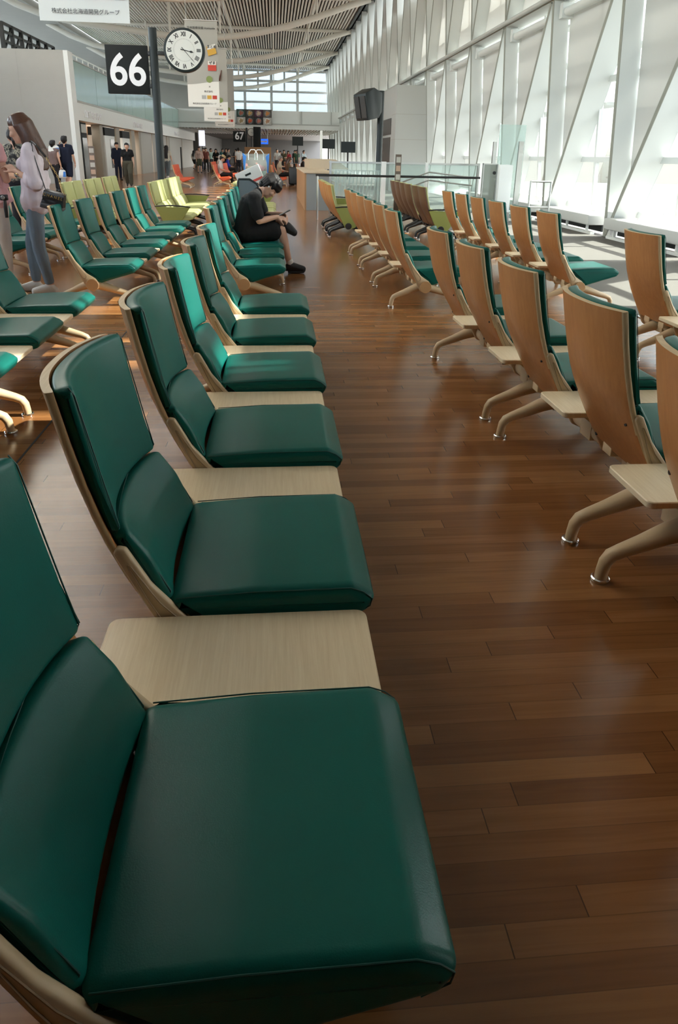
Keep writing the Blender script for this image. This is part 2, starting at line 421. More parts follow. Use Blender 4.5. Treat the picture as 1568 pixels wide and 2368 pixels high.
D0 = build_meshes()
def recol(d, mp):
    out = {}
    for k, me in d.items():
        names = [x.name for x in me.materials]
        if any(n in mp for n in names):
            c = me.copy()
            for i, x in enumerate(me.materials):
                if x.name in mp: c.materials[i] = mp[x.name]
            out[k] = c
        else: out[k] = me
    return out
DT = D0
DG = recol(D0, {'teal leather': M['green'], 'teal seam': M['green_panel'], 'cream enamel': M['black'], 'tan cap': M['black'], 'warm ply': M['shell'], 'ply edge': M['green']})
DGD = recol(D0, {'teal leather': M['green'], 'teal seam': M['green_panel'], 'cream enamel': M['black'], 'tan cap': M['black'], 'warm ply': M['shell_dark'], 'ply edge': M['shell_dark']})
DO = recol(D0, {'teal leather': M['orange'], 'teal seam': M['orange']})

def bench(label, x, y0, offs, legs, D, tables=(), arms=(), seams=True, loc_z=0., seat_arms=True, pair=.12, screws=False):
    root = empty('waiting_bench', label, 'bench', (x, y0, 0), 0, 'teal waiting benches' if D is DT else 'orange waiting benches' if D is DO else 'lime green waiting benches')
    def add(key, par, loc=(0, 0, 0), name=None):
        o = bpy.data.objects.new(name or D[key].name.split('.')[0], D[key]); COL.objects.link(o); o.parent = par; o.location = loc
        return o
    end = max(offs)+W
    mb = MB(); mb.cyl((0, -.012, .193), (0, end+.012, .193), .047, 28)
    beam = mb.obj('beam', D['leg_f'].materials[0], root)
    add('cap', beam, (0, -.013, 0), 'end_cap')
    c = add('cap', beam, (0, end+.025, 0), 'end_cap')
    for o in offs:
        yc = o + W/2
        sh = add('shell', root, (0, yc, 0), 'backrest_shell')
        b = add('back', sh, (0, 0, 0), 'back_cushion'); l = add('lumbar', sh, (0, 0, 0), 'lumbar_cushion')
        s = add('seat', root, (0, yc, 0), 'seat_cushion')
        if seams:
            add('back_seam', sh, name='piping'); add('lumbar_seam', sh, name='piping'); add('seat_seam', s, name='piping')
        if screws:
            for yy in (-.195, .195):
                for xx, zz in ((-.193, .445), (-.092, .245)): add('screw', sh, (xx-sagf(yy, zz), yy, zz), 'screw_cap')
        add('seat_bracket', root, (0, yc, 0), 'seat_bracket')
        if seat_arms:
            for yy in (yc-W/2-.008, yc+W/2-.011):
                a = add('arm', root, (0, yy, 0), 'side_arm')
                if seams: add('arm_groove', a, name='inset_line')
    for t in tables:
        tb = add('table', root, (0, t, 0), 'side_table'); add('table_bracket', tb, name='table_bracket')
    for lg in legs:
        single = isinstance(lg, tuple); y = lg[0] if single else lg
        for yy in ((y,) if single else (y-pair, y+pair)):
            for k, fx in (('leg_f', .353), ('leg_r', -.300)):
                g = add(k, root, (0, yy, 0), 'leg'); add('glide', g, (fx, 0, 0), 'foot_glide')
    for a in arms:
        p = add('panel', root, (0, a, 0), 'armrest_panel'); add('pad', p, name='armrest_pad')
        add('cap', p, (0, -.0145, 0), 'end_cap')
    return root

six = [k*P for k in range(6)]; tabs = [k*P - (P-W)/2 for k in range(1, 6)]
LEG1 = [.28, 1.50, 2.72, 4.0]; LEG2 = [(.05,), 1.2, 2.4, 3.6]
bench('teal bench of six seats nearest the camera, left of the aisle', -.155, .537, six, [.5, 1.6, 2.8, 4.0], DT, tabs)
bench('teal bench the bowed boy in black sits on', -.2846, 6.14, six, LEG2, DT, tabs)
bench('teal bench cut by the left picture edge, only its far seat fronts and feet showing', -1.645, .56, six, LEG1, DT, tabs)
bench('teal bench beside the lilac shirt woman, a round tan cap on its near end', -1.608, 6.10, six, LEG2, DT, tabs)
bench('teal bench half hidden behind the two standing women', -3.06, 7.75, six[:4], [(.05,), 1.2, 2.4], DT, tabs[:3])
bench('short teal bench nearest the camera on the right, cut by the picture edge', 1.352, .50, six[:2], [.1, 1.43], DT, [tabs[0], tabs[1]], screws=True)
b = bench('teal bench with four wooden backs in the right foreground beside the aisle', 1.408, 2.034, six[:4], [1.10, (2.37,)], DT, tabs[:3], screws=True); b.rotation_euler.z = .010
bench('teal bench with wooden backs along the aisle, its near end cap level with the boy', 1.352, 6.03, six, LEG2, DT, tabs)
bench('teal bench cut by the right picture edge, one wooden back showing', 2.80, .47, six, LEG1, DT, tabs)
bench('teal bench with wooden backs on the bright floor beside the carpet', 2.80, 6.03, six, LEG2, DT, tabs)
gl = [0, .52, 1.04, 1.80, 2.32, 2.84]
bench('lime green bench with armrests behind the teal bench of the lilac shirt woman', -2.86, 10.75, [0, .52, 1.3, 1.82, 2.6, 3.12], [.35, 1.6, 2.9], DG, (), (-.03, 3.62), False, seat_arms=False)
bench('lime green bench with a black topped armrest in front of the dark sign post', -1.68, 11.35, gl, [.5, 1.5, 2.6], DG, (), (-.03, 3.34), False, seat_arms=False)
bench('lime green bench behind the bowed boy, mostly hidden by the luggage cart', -.36, 11.5, gl, [.5, 1.5, 2.6], DG, (), (3.34,), False, seat_arms=False)
bench('lime green bench with brown wooden backs at the right edge of the aisle', 1.22, 11.6, [0, .52, 1.26, 1.78, 2.30], [.3, 1.0, 1.9], DG, (), (-.03, 2.80), False, seat_arms=False)
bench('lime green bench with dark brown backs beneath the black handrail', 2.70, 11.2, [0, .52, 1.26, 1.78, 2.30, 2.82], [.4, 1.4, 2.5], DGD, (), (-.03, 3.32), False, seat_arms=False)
n5 = [k*.6 for k in range(5)]
bench('orange bench in front of the shops, left of the man with the hat', -3.72, 28.6, [0, .55, 1.1], [.2, .8, 1.4], DO, (), (), False)
bench('orange bench the man with the hat sits on', -2.25, 30.0, n5, [.2, 1.4, 2.6], DO, (), (), False)
bench('orange bench behind the luggage cart, sunlit stripes on its backs', -1.15, 34.5, n5, [.2, 1.4, 2.6], DO, (), (), False)
bench('red orange bench far behind the man with the hat, against the crowd', -3.3, 41., n5, [.2, 1.4, 2.6], DO, (), (), False)
bench('orange bench the grey haired man sits on beside the aisle', .16, 31.2, n5, [.2, 1.0, 2.0], DO, (), (), False)
bench('orange bench beyond the black suitcase, left of the long counter', 1.55, 39., n5, [.2, 1.4, 2.6], DO, (), (), False)
bench('far orange bench between the two crowds in the aisle', .2, 45., n5, [.2, 1.4, 2.6], DO, (), (), False)
bench('orange bench between the straw hat man and the luggage cart', -2.25, 35.2, n5, [.2, 1.4, 2.6], DO, (), (), False)
bench('short orange bench directly behind the clear vinyl bag', -.75, 39.5, n5[:4], [.2, 1.8], DO, (), (), False)
bench('orange bench left of the long counter, nearest the far crowd', 1.0, 48., n5, [.2, 1.4, 2.6], DO, (), (), False)
# ------------------------------------------------------------------ the hall
def S(o): return struct(o)
mb = MB(); mb.box(-26, 3.22, -12, 112, -.12, 0); S(mb.obj('floor', 'floor', smooth=False))
mb = MB(); mb.box(3.225, 7.2, -12, 112, -.12, .003); o = mb.obj('floor_carpet', 'carpet', smooth=False); S(o)
mb = MB(); mb.box(-1.152, -1.142, -12, 60, -.02, .0012); S(mb.obj('trim_1', 'dark', smooth=False))
mb = MB(); mb.box(3.205, 3.235, -12, 60, -.02, .006); S(mb.obj('trim_2', 'steel', smooth=False))
mb = MB(); mb.box(-90, 160, -90, 210, -5.2, -5.0); S(mb.obj('ground', 'apron', smooth=False))
# ceiling: void above, slats running down the hall
mb = MB(); mb.box(-14, 6.6, 28, 78, 9.70, 9.80); mb.box(-14, 6.6, -12, 6, 9.70, 9.80); mb.box(-3.6, 6.6, 6, 28, 9.70, 9.80)
mb.box(-26.2, -14, -12, 78, 9.2, 9.6)
o = mb.obj('ceiling', ['ceil_gap', 'ceil', 'grey'], smooth=False)
for p in o.data.polygons:
    if p.center.x < -13.9: p.material_index = 2
S(o)
mb = MB(); x = -13.9
while x < 5.4:
    mb.box(x, x+.10, -12, 77.5, 9.55, 9.65); x += .19
o = mb.obj('slats', 'ceil', bpy.data.objects['ceiling'], smooth=False)
# unseen roof glazing added above the near slats as fill light
mb = MB(); mb.face([(-14, 6, 9.9), (-3.6, 6, 9.9), (-3.6, 28, 9.9), (-14, 28, 9.9)]); o = mb.obj('window_40', 'glass', smooth=False, recalc=False); struct(o)
# enclosing walls
mb = MB(); mb.box(-26.2, -26, -12, 112, 0, 4.6); mb.box(-26.2, -26, -12, 112, 8.6, 9.8)
for yy in range(-12, 112, 4): mb.box(-26.15, -26.02, yy-.12, yy+.12, 4.6, 8.6)
o = mb.obj('wall_left', 'grey', smooth=False); S(o)
m = MB(); m.face([(-26.1, -12, 4.6), (-26.1, 112, 4.6), (-26.1, 112, 8.6), (-26.1, -12, 8.6)]); m.obj('clerestory_pane', 'glass', o, smooth=False, recalc=False)
mb = MB(); mb.box(-26, 7, -12.2, -12, 0, 3.2); mb.box(-26, 7, -12.2, -12, 9.3, 9.9)
for k in range(11): mb.box(-26+3.2*k, -25.8+3.2*k, -12.15, -12.05, 3.2, 9.3)
o = mb.obj('wall_back', 'grey', smooth=False); S(o)
m = MB(); m.face([(-26, -12.1, 3.2), (7, -12.1, 3.2), (7, -12.1, 9.3), (-26, -12.1, 9.3)]); m.obj('pane', 'glass', o, smooth=False, recalc=False)  # unseen back window added to light faces turned towards the camera
# screen wall on the left; whiter end slab paints in the light on it
mb = MB(); mb.box(-24, -8.20, 30.2, 30.9, 0, 5.0); o = mb.obj('wall_screen', ['offwhite', 'white'], smooth=False); S(o)
mb = MB(); mb.box(-8.20, -8.03, 30.2, 30.9, 0, 5.0); mb.obj('lit_end', 'white', o, smooth=False)
g = MB()
for z in (1.45, 2.7, 3.95): g.box(-24, -8.201, 30.194, 30.199, z-.008, z+.008)
for xx in (-10.0, -12.2, -14.4): g.box(xx-.008, xx+.008, 30.194, 30.199, 0, 5.0)
g.obj('panel_joint', mat('joint grey', (.42, .41, .38), .7), o, smooth=False)

# window wall
def xin(z): return 6.0 - .068*z
def bay(k, n, lower_open=True, upper=True):
    Y1 = 12.15 + 3.07*k; Y0 = Y1 - 3.07
    win = MB()
    # mullion frame of the bay
    for z in (.42, 1.33, 2.75, 4.42, 7.0, 9.45):
        win.box(xin(z)+.40, xin(z)+.50, Y0, Y1, z-.05, z+.05)
    win.obox(((xin(0)+xin(9.5))/2+.45, Y0+1.535, 4.75), (.05*0+.04, 0, 0), (0, .035, 0), (-.068*4.75, 0, 4.75))
    root = win.obj('window_%d' % n, 'fin', smooth=False); struct(root)
    gl = MB()
    gl.face([(xin(.3)+.45, Y0, .3), (xin(.3)+.45, Y1, .3), (xin(9.6)+.45, Y1, 9.6), (xin(9.6)+.45, Y0, 9.6)])
    gl.obj('pane', 'glass_solar', root, smooth=False, recalc=False)
    def vert(z0, z1, th, d0, d1, nm):
        m = MB(); p = []
        for yy in (Y1-th/2, Y1+th/2):
            p.append([(xin(z0), yy, z0), (xin(z1), yy, z1), (xin(z1)+d1, yy, z1), (xin(z0)+d0, yy, z0)])
        m.rings(p); q = m.obj(nm, 'fin', root, smooth=False)
        m = MB(); m.rings([[(xin(z0)-.012, yy, z0), (xin(z1)-.012, yy, z1), (xin(z1)-.001, yy, z1), (xin(z0)-.001, yy, z0)] for yy in (Y1-th*.55, Y1+th*.55)]); m.obj('edge_shade', 'edge_shade', q, smooth=False)
    def diag(za, zb, ya, yb, th, dep, nm):
        m = MB(); A = V((0, ya, za)); B = V((0, yb, zb)); t = (B-A).normalized(); nn = V((0, t.z, -t.y))*th/2
        r = []
        for q in (A, B):
            r.append([(xin(q.z), *(q+nn).yz), (xin(q.z), *(q-nn).yz), (xin(q.z)+dep, *(q-nn).yz), (xin(q.z)+dep, *(q+nn).yz)])
        m.rings(r); q_ = m.obj(nm, 'fin', root, smooth=False)
        m = MB(); nn = nn*1.1; m.rings([[(xin(q.z)-.013, *(q+nn).yz), (xin(q.z)-.013, *(q-nn).yz), (xin(q.z)-.002, *(q-nn).yz), (xin(q.z)-.002, *(q+nn).yz)] for q in (A, B)]); m.obj('edge_shade', 'edge_shade', q_, smooth=False)
    vert(0, 4.42, .075, .42, .30, 'post'); diag(.05, 4.34, Y1-.03, Y0+.12, .075, .46, 'brace')
    m = MB(); m.rings([[(xin(0)-.005, Y1-.20, 0), (xin(0)-.005, Y1+.085, 0), (xin(.45)-.004, Y1+.066, .45), (xin(.45)-.004, Y1-.26, .45)],
                       [(xin(0)+.45, Y1-.20, 0), (xin(0)+.45, Y1+.085, 0), (xin(.45)+.45, Y1+.066, .45), (xin(.45)+.45, Y1-.26, .45)]]); m.obj('foot_plate', 'fin', root, smooth=False)
    # shade in the upper triangle, curved edge towards the post
    sh = MB(); xx = .34
    pts = [(xin(.7)+xx, Y1-.30, .75), (xin(4.2)+xx, Y0+.28, 4.2), (xin(4.2)+xx, Y1-.06, 4.2), (xin(.7)+xx, Y1-.06, .75)]
    sh.face(pts); sh.obj('shade', 'screen', root, smooth=False, recalc=False)
    cs = MB(); cs.cyl((xin(4.15)+.22, Y0+.35, 4.14), (xin(4.15)+.22, Y1-.2, 4.14), .085, 16); cs.box(xin(4.1)+.1, xin(4.1)+.34, Y1-.22, Y1-.07, 4.02, 4.30)
    cs.obj('shade_cassette', 'fin', root)
    if upper:
        vert(4.42, 9.62, .07, .34, .30, 'post'); diag(4.45, 9.5, Y1-.03, Y0+.10, .07, .46, 'brace')
        for za, zb in (((4.55, 9.5),) if k < -2 else ((4.55, 6.65), (7.75, 9.5)) if k < 0 else ((4.55, 7.35),)):
            sh = MB(); sh.face([(xin(za)+xx, Y0+.06, za), (xin(zb)+xx, Y0+.06, zb), (xin(zb)+xx, Y1-.06, zb), (xin(za)+xx, Y1-.06, za)])
            sh.obj('shade', 'screen_up', root, smooth=False, recalc=False)
        bl = MB()
        for q in (0, 1):
            y = Y0+q*1.535+.35; bl.box(xin(8.5)+.30, xin(8.5)+.40, y, y+.80, 6.6 if k < 0 else 7.3, 9.6)
        bl.obj('baffle', 'fin', root, smooth=False)
    # exterior light shelves
    ex = MB()
    for z, d, ya in ((4.0, .22, Y0+.3), (3.3, .40, Y0+.75), (2.35, .40, Y0+1.5), (6.6, .5, Y0), (5.3, .45, Y0)): ex.box(xin(z)+.55, xin(z)+.55+d, ya, Y1, z-.03, z+.03)
    ex.obj('light_shelf', 'lightgrey', root, smooth=False)
    return root
n = 1
for k in range(-3, 22):
    bay(k, n); n += 1
mb = MB(); mb.box(5.4, 6.5, -12, -.13, 0, 9.9); S(mb.obj('wall_right', 'grey', smooth=False))
mb = MB(); mb.cyl((xin(4.42)-.06, -6.2, 4.42), (xin(4.42)-.06, 75, 4.42), .05, 12); mb.box(xin(4.4), xin(4.4)+.4, -6.2, 77, 4.36, 4.48); S(mb.obj('trim_3', 'lightgrey'))
mb = MB(); mb.box(5.15, 5.75, -6.2, 78, 9.55, 9.75); mb.cyl((5.12, -6.2, 9.5), (5.12, 75, 9.5), .06, 10); S(mb.obj('trim_4', 'black_metal'))
for i, k in enumerate(range(-1, 4)):
    Y1 = 12.15+3.07*k; Y0 = Y1-3.07
    h = MB(); h.box(5.80, 6.19, Y0+.35, Y1-.28, .17, .36)
    lab = ['white convector bench cut by the right picture edge', 'white convector bench between the two nearest slanted posts', 'white convector bench behind the steel frame by the window', 'white convector bench beside the glass gate panel', 'white convector bench hidden behind the gate cabinet'][i]
    o = h.obj('convector', 'lightgrey', None, bevel=.025, seg=3); tag(o, lab, 'heater', 'white convector benches along the windows')
    h = MB()
    for yy in (Y0+.6, (Y0+Y1)/2, Y1-.5): h.box(5.90, 5.94, yy-.02, yy+.02, 0.003, .18)
    h.box(5.88, 5.96, Y0+.35, Y1-.28, .003, .05)
    h.obj('support', 'white', o, smooth=False)
    h = MB(); h.box(6.09, 6.18, Y0+.35, Y1-.28, .05, .17); h.obj('grille', 'dark', o, smooth=False)
# end window
mb = MB(); ye = 77
vx = [-8.4, -5.7, -2.99, -.25, 2.46, 5.75]
for xx in vx: mb.box(xx-.13, xx+.13, ye-.12, ye+.12, 5.4, 9.9)
for xx in (-1.62, 1.1): mb.box(xx-.09, xx+.09, ye-.08, ye+.08, 7.48, 9.43)
for z in (9.43, 8.46, 7.48, 6.45): mb.box(-14, 5.9, ye-.1, ye+.1, z-.10, z+.10)
o = mb.obj('window_30', 'lightgrey', smooth=False); struct(o)
mb = MB(); mb.face([(-14, ye+.05, 5.4), (6, ye+.05, 5.4), (6, ye+.05, 9.9), (-14, ye+.05, 9.9)]); mb.obj('pane', 'glass_end', o, smooth=False, recalc=False)
mb = MB(); mb.box(-26, -6.6, ye-.35, ye-.15, 5.4, 9.9); S(mb.obj('wall_end', 'grey', smooth=False))
# bridge across the hall and what lies under it
mb = MB(); mb.box(-26, 5.7, 63.5, 78, 3.40, 3.85); mb.box(-26, 5.7, 63.8, 64.0, 3.85, 4.9); mb.box(-26, 5.7, 77, 77.3, 3.85, 5.42)
o = mb.obj('bridge', 'white', smooth=False); struct(o)
sl = MB(); x = -9.
while x < 5.6: sl.box(x, x+.09, 63.55, 78, 3.31, 3.40); x += .26
sl.obj('soffit_slats', 'lightgrey', o, smooth=False)
rl = MB()
rl.box(-9, 5.7, 63.45, 63.5, 3.75, 3.85)
for xx in (-2.9, -.3, 2.4, 5.0): rl.box(xx-.04, xx+.04, 63.7, 63.8, 3.85, 4.9)
rl.obj('edge_rail', 'lightgrey', o, smooth=False)
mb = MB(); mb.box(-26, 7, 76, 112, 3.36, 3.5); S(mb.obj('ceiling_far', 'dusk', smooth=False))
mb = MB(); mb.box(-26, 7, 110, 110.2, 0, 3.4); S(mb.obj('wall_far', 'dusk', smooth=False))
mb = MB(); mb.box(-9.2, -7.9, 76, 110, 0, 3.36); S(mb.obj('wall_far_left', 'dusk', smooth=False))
# mezzanine over the shops
mb = MB(); mb.box(-26, -8.2, 30.9, 77, 2.52, 3.25); o = mb.obj('mezzanine', 'white', smooth=False); struct(o)
mb = MB(); mb.box(-8.26, -8.18, 30.9, 77, 3.22, 3.30); mb.obj('edge_trim', 'lightgrey', o, smooth=False)
yy = 30.95; k = 0
while yy < 73:
    y1 = min(yy+4.2, 73)
    m = MB(); m.box(-8.23, -8.205, yy, y1-.03, 3.30, 4.80); m.obj('balustrade_glass', 'glass_green', o, smooth=False)
    yy = y1
m = MB(); m.box(-8.25, -8.185, 30.95, 73, 4.80, 4.84); m.obj('handrail', 'lightgrey', o, smooth=False)
# stair rail and upper clutter seen above the balustrade
m = MB()
for i in range(15):
    y = 40+i*1.2; z = 5.9-.0*i
    m.cyl((-10.5, y, 4.4), (-10.5, y, 6.05), .025, 6)
m.cyl((-10.5, 40, 6.05), (-10.5, 57, 6.05), .04, 8)
m.obj('stair_rail', 'tube', o)
# shop fronts under the mezzanine
mb = MB(); mb.box(-14.2, -14, 31, 75, 0, 2.55); S(mb.obj('wall_shops', 'offwhite', smooth=False))
mb = MB(); mb.box(-26, -8.4, 75, 76, 0, 3.4); S(mb.obj('wall_shops_end', 'grey', smooth=False))

mb = MB(); mb.box(-26, 6.4, -12, .85, 2.75, 2.95); S(mb.obj('shade_slab', 'grey', smooth=False))  # unseen slab added to keep light off the nearest seats

mb = MB(); mb.box(-14, -9.72, 26, 26.02, 0, 4.7); o = mb.obj('partition_glass', 'glass_green', smooth=False); struct(o)
for z in (2.05, 3.2):
    m = MB(); m.cyl((-9.80, 25.9, z), (-9.80, 26.1, z), .05, 12); m.cyl((-10.6, 25.95, z), (-9.75, 25.95, z), .018, 8); m.obj('glass_fitting', 'steel', o)
# ------------------------------------------------------------------ people
SKIN = mat('skin', (.56, .33, .23), .55, noise_amt=.05, noise_scale=14)
SKIN_W = mat('skin warm', (.40, .21, .13), .55, noise_amt=.05, noise_scale=14)
HAIRB = mat('black hair', (.010, .008, .008), .55, spec=.3, noise_amt=.3, noise_scale=60, bump=.5, bump_scale=110)
HAIRBR = wood_mat('brown hair', (.030, .012, .008), (.105, .042, .022), .36, (70, 70, 3), 3.)
HAIRG = mat('grey hair', (.22, .21, .20), .6)
def cloth(name, c, r=.85): return mat(name, c, r, spec=.2, noise_amt=.10, noise_scale=9, bump=.15, bump_scale=260)
def capsule(mb, pts, radii, seg=12):
    pts = [V(p) for p in pts]
    mb.tube(pts, radii, seg)
    for p, r in zip(pts, radii): mb.sphere(p, r, seg)
def lerp(a, b, t): return V(a)*(1-t) + V(b)*t

def fingers(mb, wrist, fwd, nrm, side, curl, s, fr=1.):
    """palm with four unequal fingers and a thumb; fwd=finger direction, nrm=palm normal (fingers curl to it), side=+1 thumb towards fwd x nrm"""
    fwd = V(fwd).normalized(); nrm = V(nrm); nrm = (nrm - fwd*nrm.dot(fwd)).normalized(); lat = fwd.cross(nrm)*side
    w = V(wrist)
    for k in range(4):
        o = lat*(.028 - .0185*k)*s
        capsule(mb, [w + o*.55 + fwd*.012*s, w + o + fwd*.085*s], [.0165*s, .0125*s], 8)
        Lf = (.040, .045, .041, .033)[k]*s; p = w + o + fwd*.085*s; d = fwd.copy(); r = .0088*s*fr
        pts = [p]
        for j in range(3):
            a = curl*(.55, .75, .45)[j]; q = Matrix.Rotation(a, 3, fwd.cross(nrm)); d = q @ d
            p = p + d*Lf*(1, .62, .5)[j]; pts.append(p)
        capsule(mb, pts, [r*1.1, r, r*.93, r*.8], 8)
    t0 = w + lat*.022*s + fwd*.022*s; d = (fwd*.62 + lat*.72 + nrm*.25).normalized()
    t1 = t0 + d*.042*s; d2 = (fwd*.9 + lat*.22 + nrm*(.25+.35*curl)).normalized(); t2 = t1 + d2*.032*s; t3 = t2 + d2*.024*s
    capsule(mb, [t0, t1, t2, t3], [.0155*s, .0120*s, .0105*s, .0085*s], 8)

def pose_default():
    return dict(pelvis=(0, 0, .93), chest=(-.01, 0, 1.27), neck=(-.005, 0, 1.435), head=(.015, 0, 1.575),
                hipL=(0, .09, .90), hipR=(0, -.09, .90), kneeL=(.02, .095, .49), kneeR=(.02, -.095, .49), ankL=(-.025, .10, .085), ankR=(-.025, -.10, .085),
                toeL=(.12, .115, .03), toeR=(.12, -.115, .03), shL=(-.01, .175, 1.385), shR=(-.01, -.175, 1.385), elL=(-.03, .215, 1.10), elR=(-.03, -.215, 1.10),
                wrL=(.05, .215, .86), wrR=(.05, -.215, .86), fL=(.1, 0, -1), fR=(.1, 0, -1), nL=(0, -1, 0), nR=(0, 1, 0), face=(1, 0, 0), curl=.5)

def person(label, loc, head_deg, h, pose, style, vox=.012, female=False, det=1):
    """one continuous body mesh with clothes and hair as children; local +x is the way the person faces"""
    p = pose_default(); p.update(pose); s = 1.0; fs = .93 if female else 1.
    g = {k: (V(v) if isinstance(v, tuple) else v) for k, v in p.items()}
    mb = MB()
    hipw = (g['hipL']-g['hipR']); shw = (g['shL']-g['shR'])
    # trunk
    def trunk(mb, grow, z0=0., top=1.):
        for sg in (-1, 1):
            a = g['pelvis'] + hipw*.36*sg; c = g['chest'] + shw*.22*sg; sh = (g['shL'] if sg > 0 else g['shR'])
            mid = (a+c)/2
            mid = mid + ((g['pelvis']+g['chest'])/2 - mid)*(.22 if female else .05)
            capsule(mb, [a, mid, c, lerp(c, sh, .55)], [.105*fs+grow, (.088 if female else .105)+grow, .102*fs+grow, .07*fs+grow])
            capsule(mb, [lerp(g['neck'], sh, .25), lerp(g['neck'], sh, .6), sh], [.05*fs+grow*.6, .052*fs+grow, .058*fs+grow])
        capsule(mb, [g['pelvis'], (g['pelvis']+g['chest'])/2, g['chest']], [.10+grow, .095+grow, .10+grow])
        if female:
            f = (g['face']*V((1, 1, 0))).normalized() if g['face'].xy.length > .1 else V((1, 0, 0))
            for sg in (-1, 1): mb.sphere(g['chest'] + f*.075 + shw*.2*sg - V((0, 0, .02)), .062+grow*.7, 12)
    trunk(mb, 0.)
    legr = (.088*fs+.004, .075, .055, .050, .044, .036)
    for sd in 'LR':
        hp, kn, an, to = g['hip'+sd], g['knee'+sd], g['ank'+sd], g['toe'+sd]
        capsule(mb, [hp, lerp(hp, kn, .4), kn], [.09*fs, .076*fs, .053])
        calf = lerp(kn, an, .32); back = (kn-hp).normalized().cross(V((0, 1, 0)))
        capsule(mb, [kn, calf, lerp(kn, an, .7), an], [.052, .052, .040, .036])
        heel = an + (an-to).normalized()*.035 + V((0, 0, -.045)) if (an-to).length > .01 else an
        capsule(mb, [an, lerp(an, to, .45), to], [.037, .036, .027]); capsule(mb, [an, heel], [.036, .032])
        sh, el, wr = g['sh'+sd], g['el'+sd], g['wr'+sd]
        capsule(mb, [sh, lerp(sh, el, .5), el], [.050*fs, .045*fs, .037*fs]); capsule(mb, [el, lerp(el, wr, .35), wr], [.038*fs, .038*fs, .025*fs])
        fingers(mb, wr, g['f'+sd], g['n'+sd], 1 if sd == 'L' else -1, p['curl'], fs*1.0, 1. if det else 1.3)
    # neck and head
    nk, hd = g['neck'], g['head']; f = g['face'].normalized()
    up = (hd-nk).normalized(); up = (up - f*up.dot(f)*.6).normalized(); up = (V((0, 0, 1))*.35 + up).normalized() if p.get('uprighthead', True) else up
    up = (up - f*up.dot(f)).normalized(); lat = up.cross(f)
    capsule(mb, [nk - V((0, 0, .03)), lerp(nk, hd, .6)], [.058*fs, .052*fs])
    def H(a, b, c): return hd + f*a + lat*b + up*c
    mb.sphere(H(-.012, 0, .035), .092, 16); mb.sphere(H(.018, 0, .02), .083, 16); mb.sphere(H(-.03, 0, .02), .086, 14)
    capsule(mb, [H(.030, 0, -.01), H(.040, 0, -.055), H(.052, 0, -.083)], [.070, .056, .034])
    for sg in (-1, 1): capsule(mb, [H(-.01, .05*sg, -.03), H(.045, .022*sg, -.080)], [.036, .026])
    if det:
        capsule(mb, [H(.092, 0, .018), H(.104, 0, -.008), H(.110, 0, -.024)], [.011, .012, .015], 8)
        for sg in (-1, 1):
            mb.sphere(H(.098, .011*sg, -.028), .0095, 8); mb.sphere(H(.076, .04*sg, -.02), .026, 10)
            capsule(mb, [H(.086, .018*sg, .034), H(.074, .050*sg, .034)], [.012, .010], 8)
            mb.sphere(H(-.008, .081*sg, -.004), .026, 10, .75, .4, 1.2)
        capsule(mb, [H(.091, -.015, -.052), H(.096, 0, -.051), H(.091, .015, -.052)], [.0085, .0105, .0085], 8)
        capsule(mb, [H(.087, -.013, -.063), H(.093, 0, -.064), H(.087, .013, -.063)], [.008, .010, .008], 8)
        mb.sphere(H(.083, 0, -.090), .019, 10)
    body = remesh_obj('person', mb, style.get('skin', SKIN), None, vox, 3)
    tag(body, label, 'person', style.get('group'))
    body.location = loc; body.rotation_euler = (0, 0, radians(head_deg)); body.scale = (h/1.70,)*3
    if det:
        for sg in (-1, 1):
            e = MB(); capsule(e, [H(.0905, .022*sg, .014), H(.083, .044*sg, .014)], [.0052, .0045], 8); e.obj('eye', HAIRB, body)
            e = MB(); capsule(e, [H(.096, .016*sg, .040), H(.088, .050*sg, .041)], [.0038, .003], 8); e.obj('eyebrow', HAIRB, body)
        e = MB(); capsule(e, [H(.0985, -.014, -.057), H(.1035, 0, -.0565), H(.0985, .014, -.057)], [.005, .007, .005], 8); e.obj('lips', mat('lips', (.42, .12, .10), .4), body)
    # clothes
    st = style; v2 = vox*1.05
    if 'shirt' in st:
        mb = MB(); gr = st.get('loose', .016); trunk(mb, gr)
        if st.get('hem'):  # longer than the hips
            f2 = V((1, 0, 0))
            for sg in (-1, 1):
                a = g['pelvis'] + hipw*.42*sg
                capsule(mb, [lerp(g['chest'], a, .5)+shw*.06*sg, a, a + V((0, 0, -st['hem']))], [.10+gr, .108+gr*1.1, .104+gr*1.2])
            capsule(mb, [g['pelvis'], g['pelvis'] + V((0, 0, -st['hem']))], [.115+gr, .108+gr])
        sl = st.get('sleeve', .55)
        for sd in 'LR':
            sh, el, wr = g['sh'+sd], g['el'+sd], g['wr'+sd]
            if sl <= 0: continue
            if sl <= 1: capsule(mb, [sh, lerp(sh, el, sl*.6), lerp(sh, el, sl)], [.058*fs+gr*.7, .056*fs+gr*.9, .054*fs+gr])
            else: capsule(mb, [sh, lerp(sh, el, .5), el, lerp(el, wr, (sl-1)*.6), lerp(el, wr, sl-1)], [.058+gr*.7, .056+gr*1.1, .054+gr*1.6, .052+gr*1.5, .050+gr*.9])
        remesh_obj('shirt', mb, st['shirt'], body, v2, 3, st.get('wr', .004), 11)
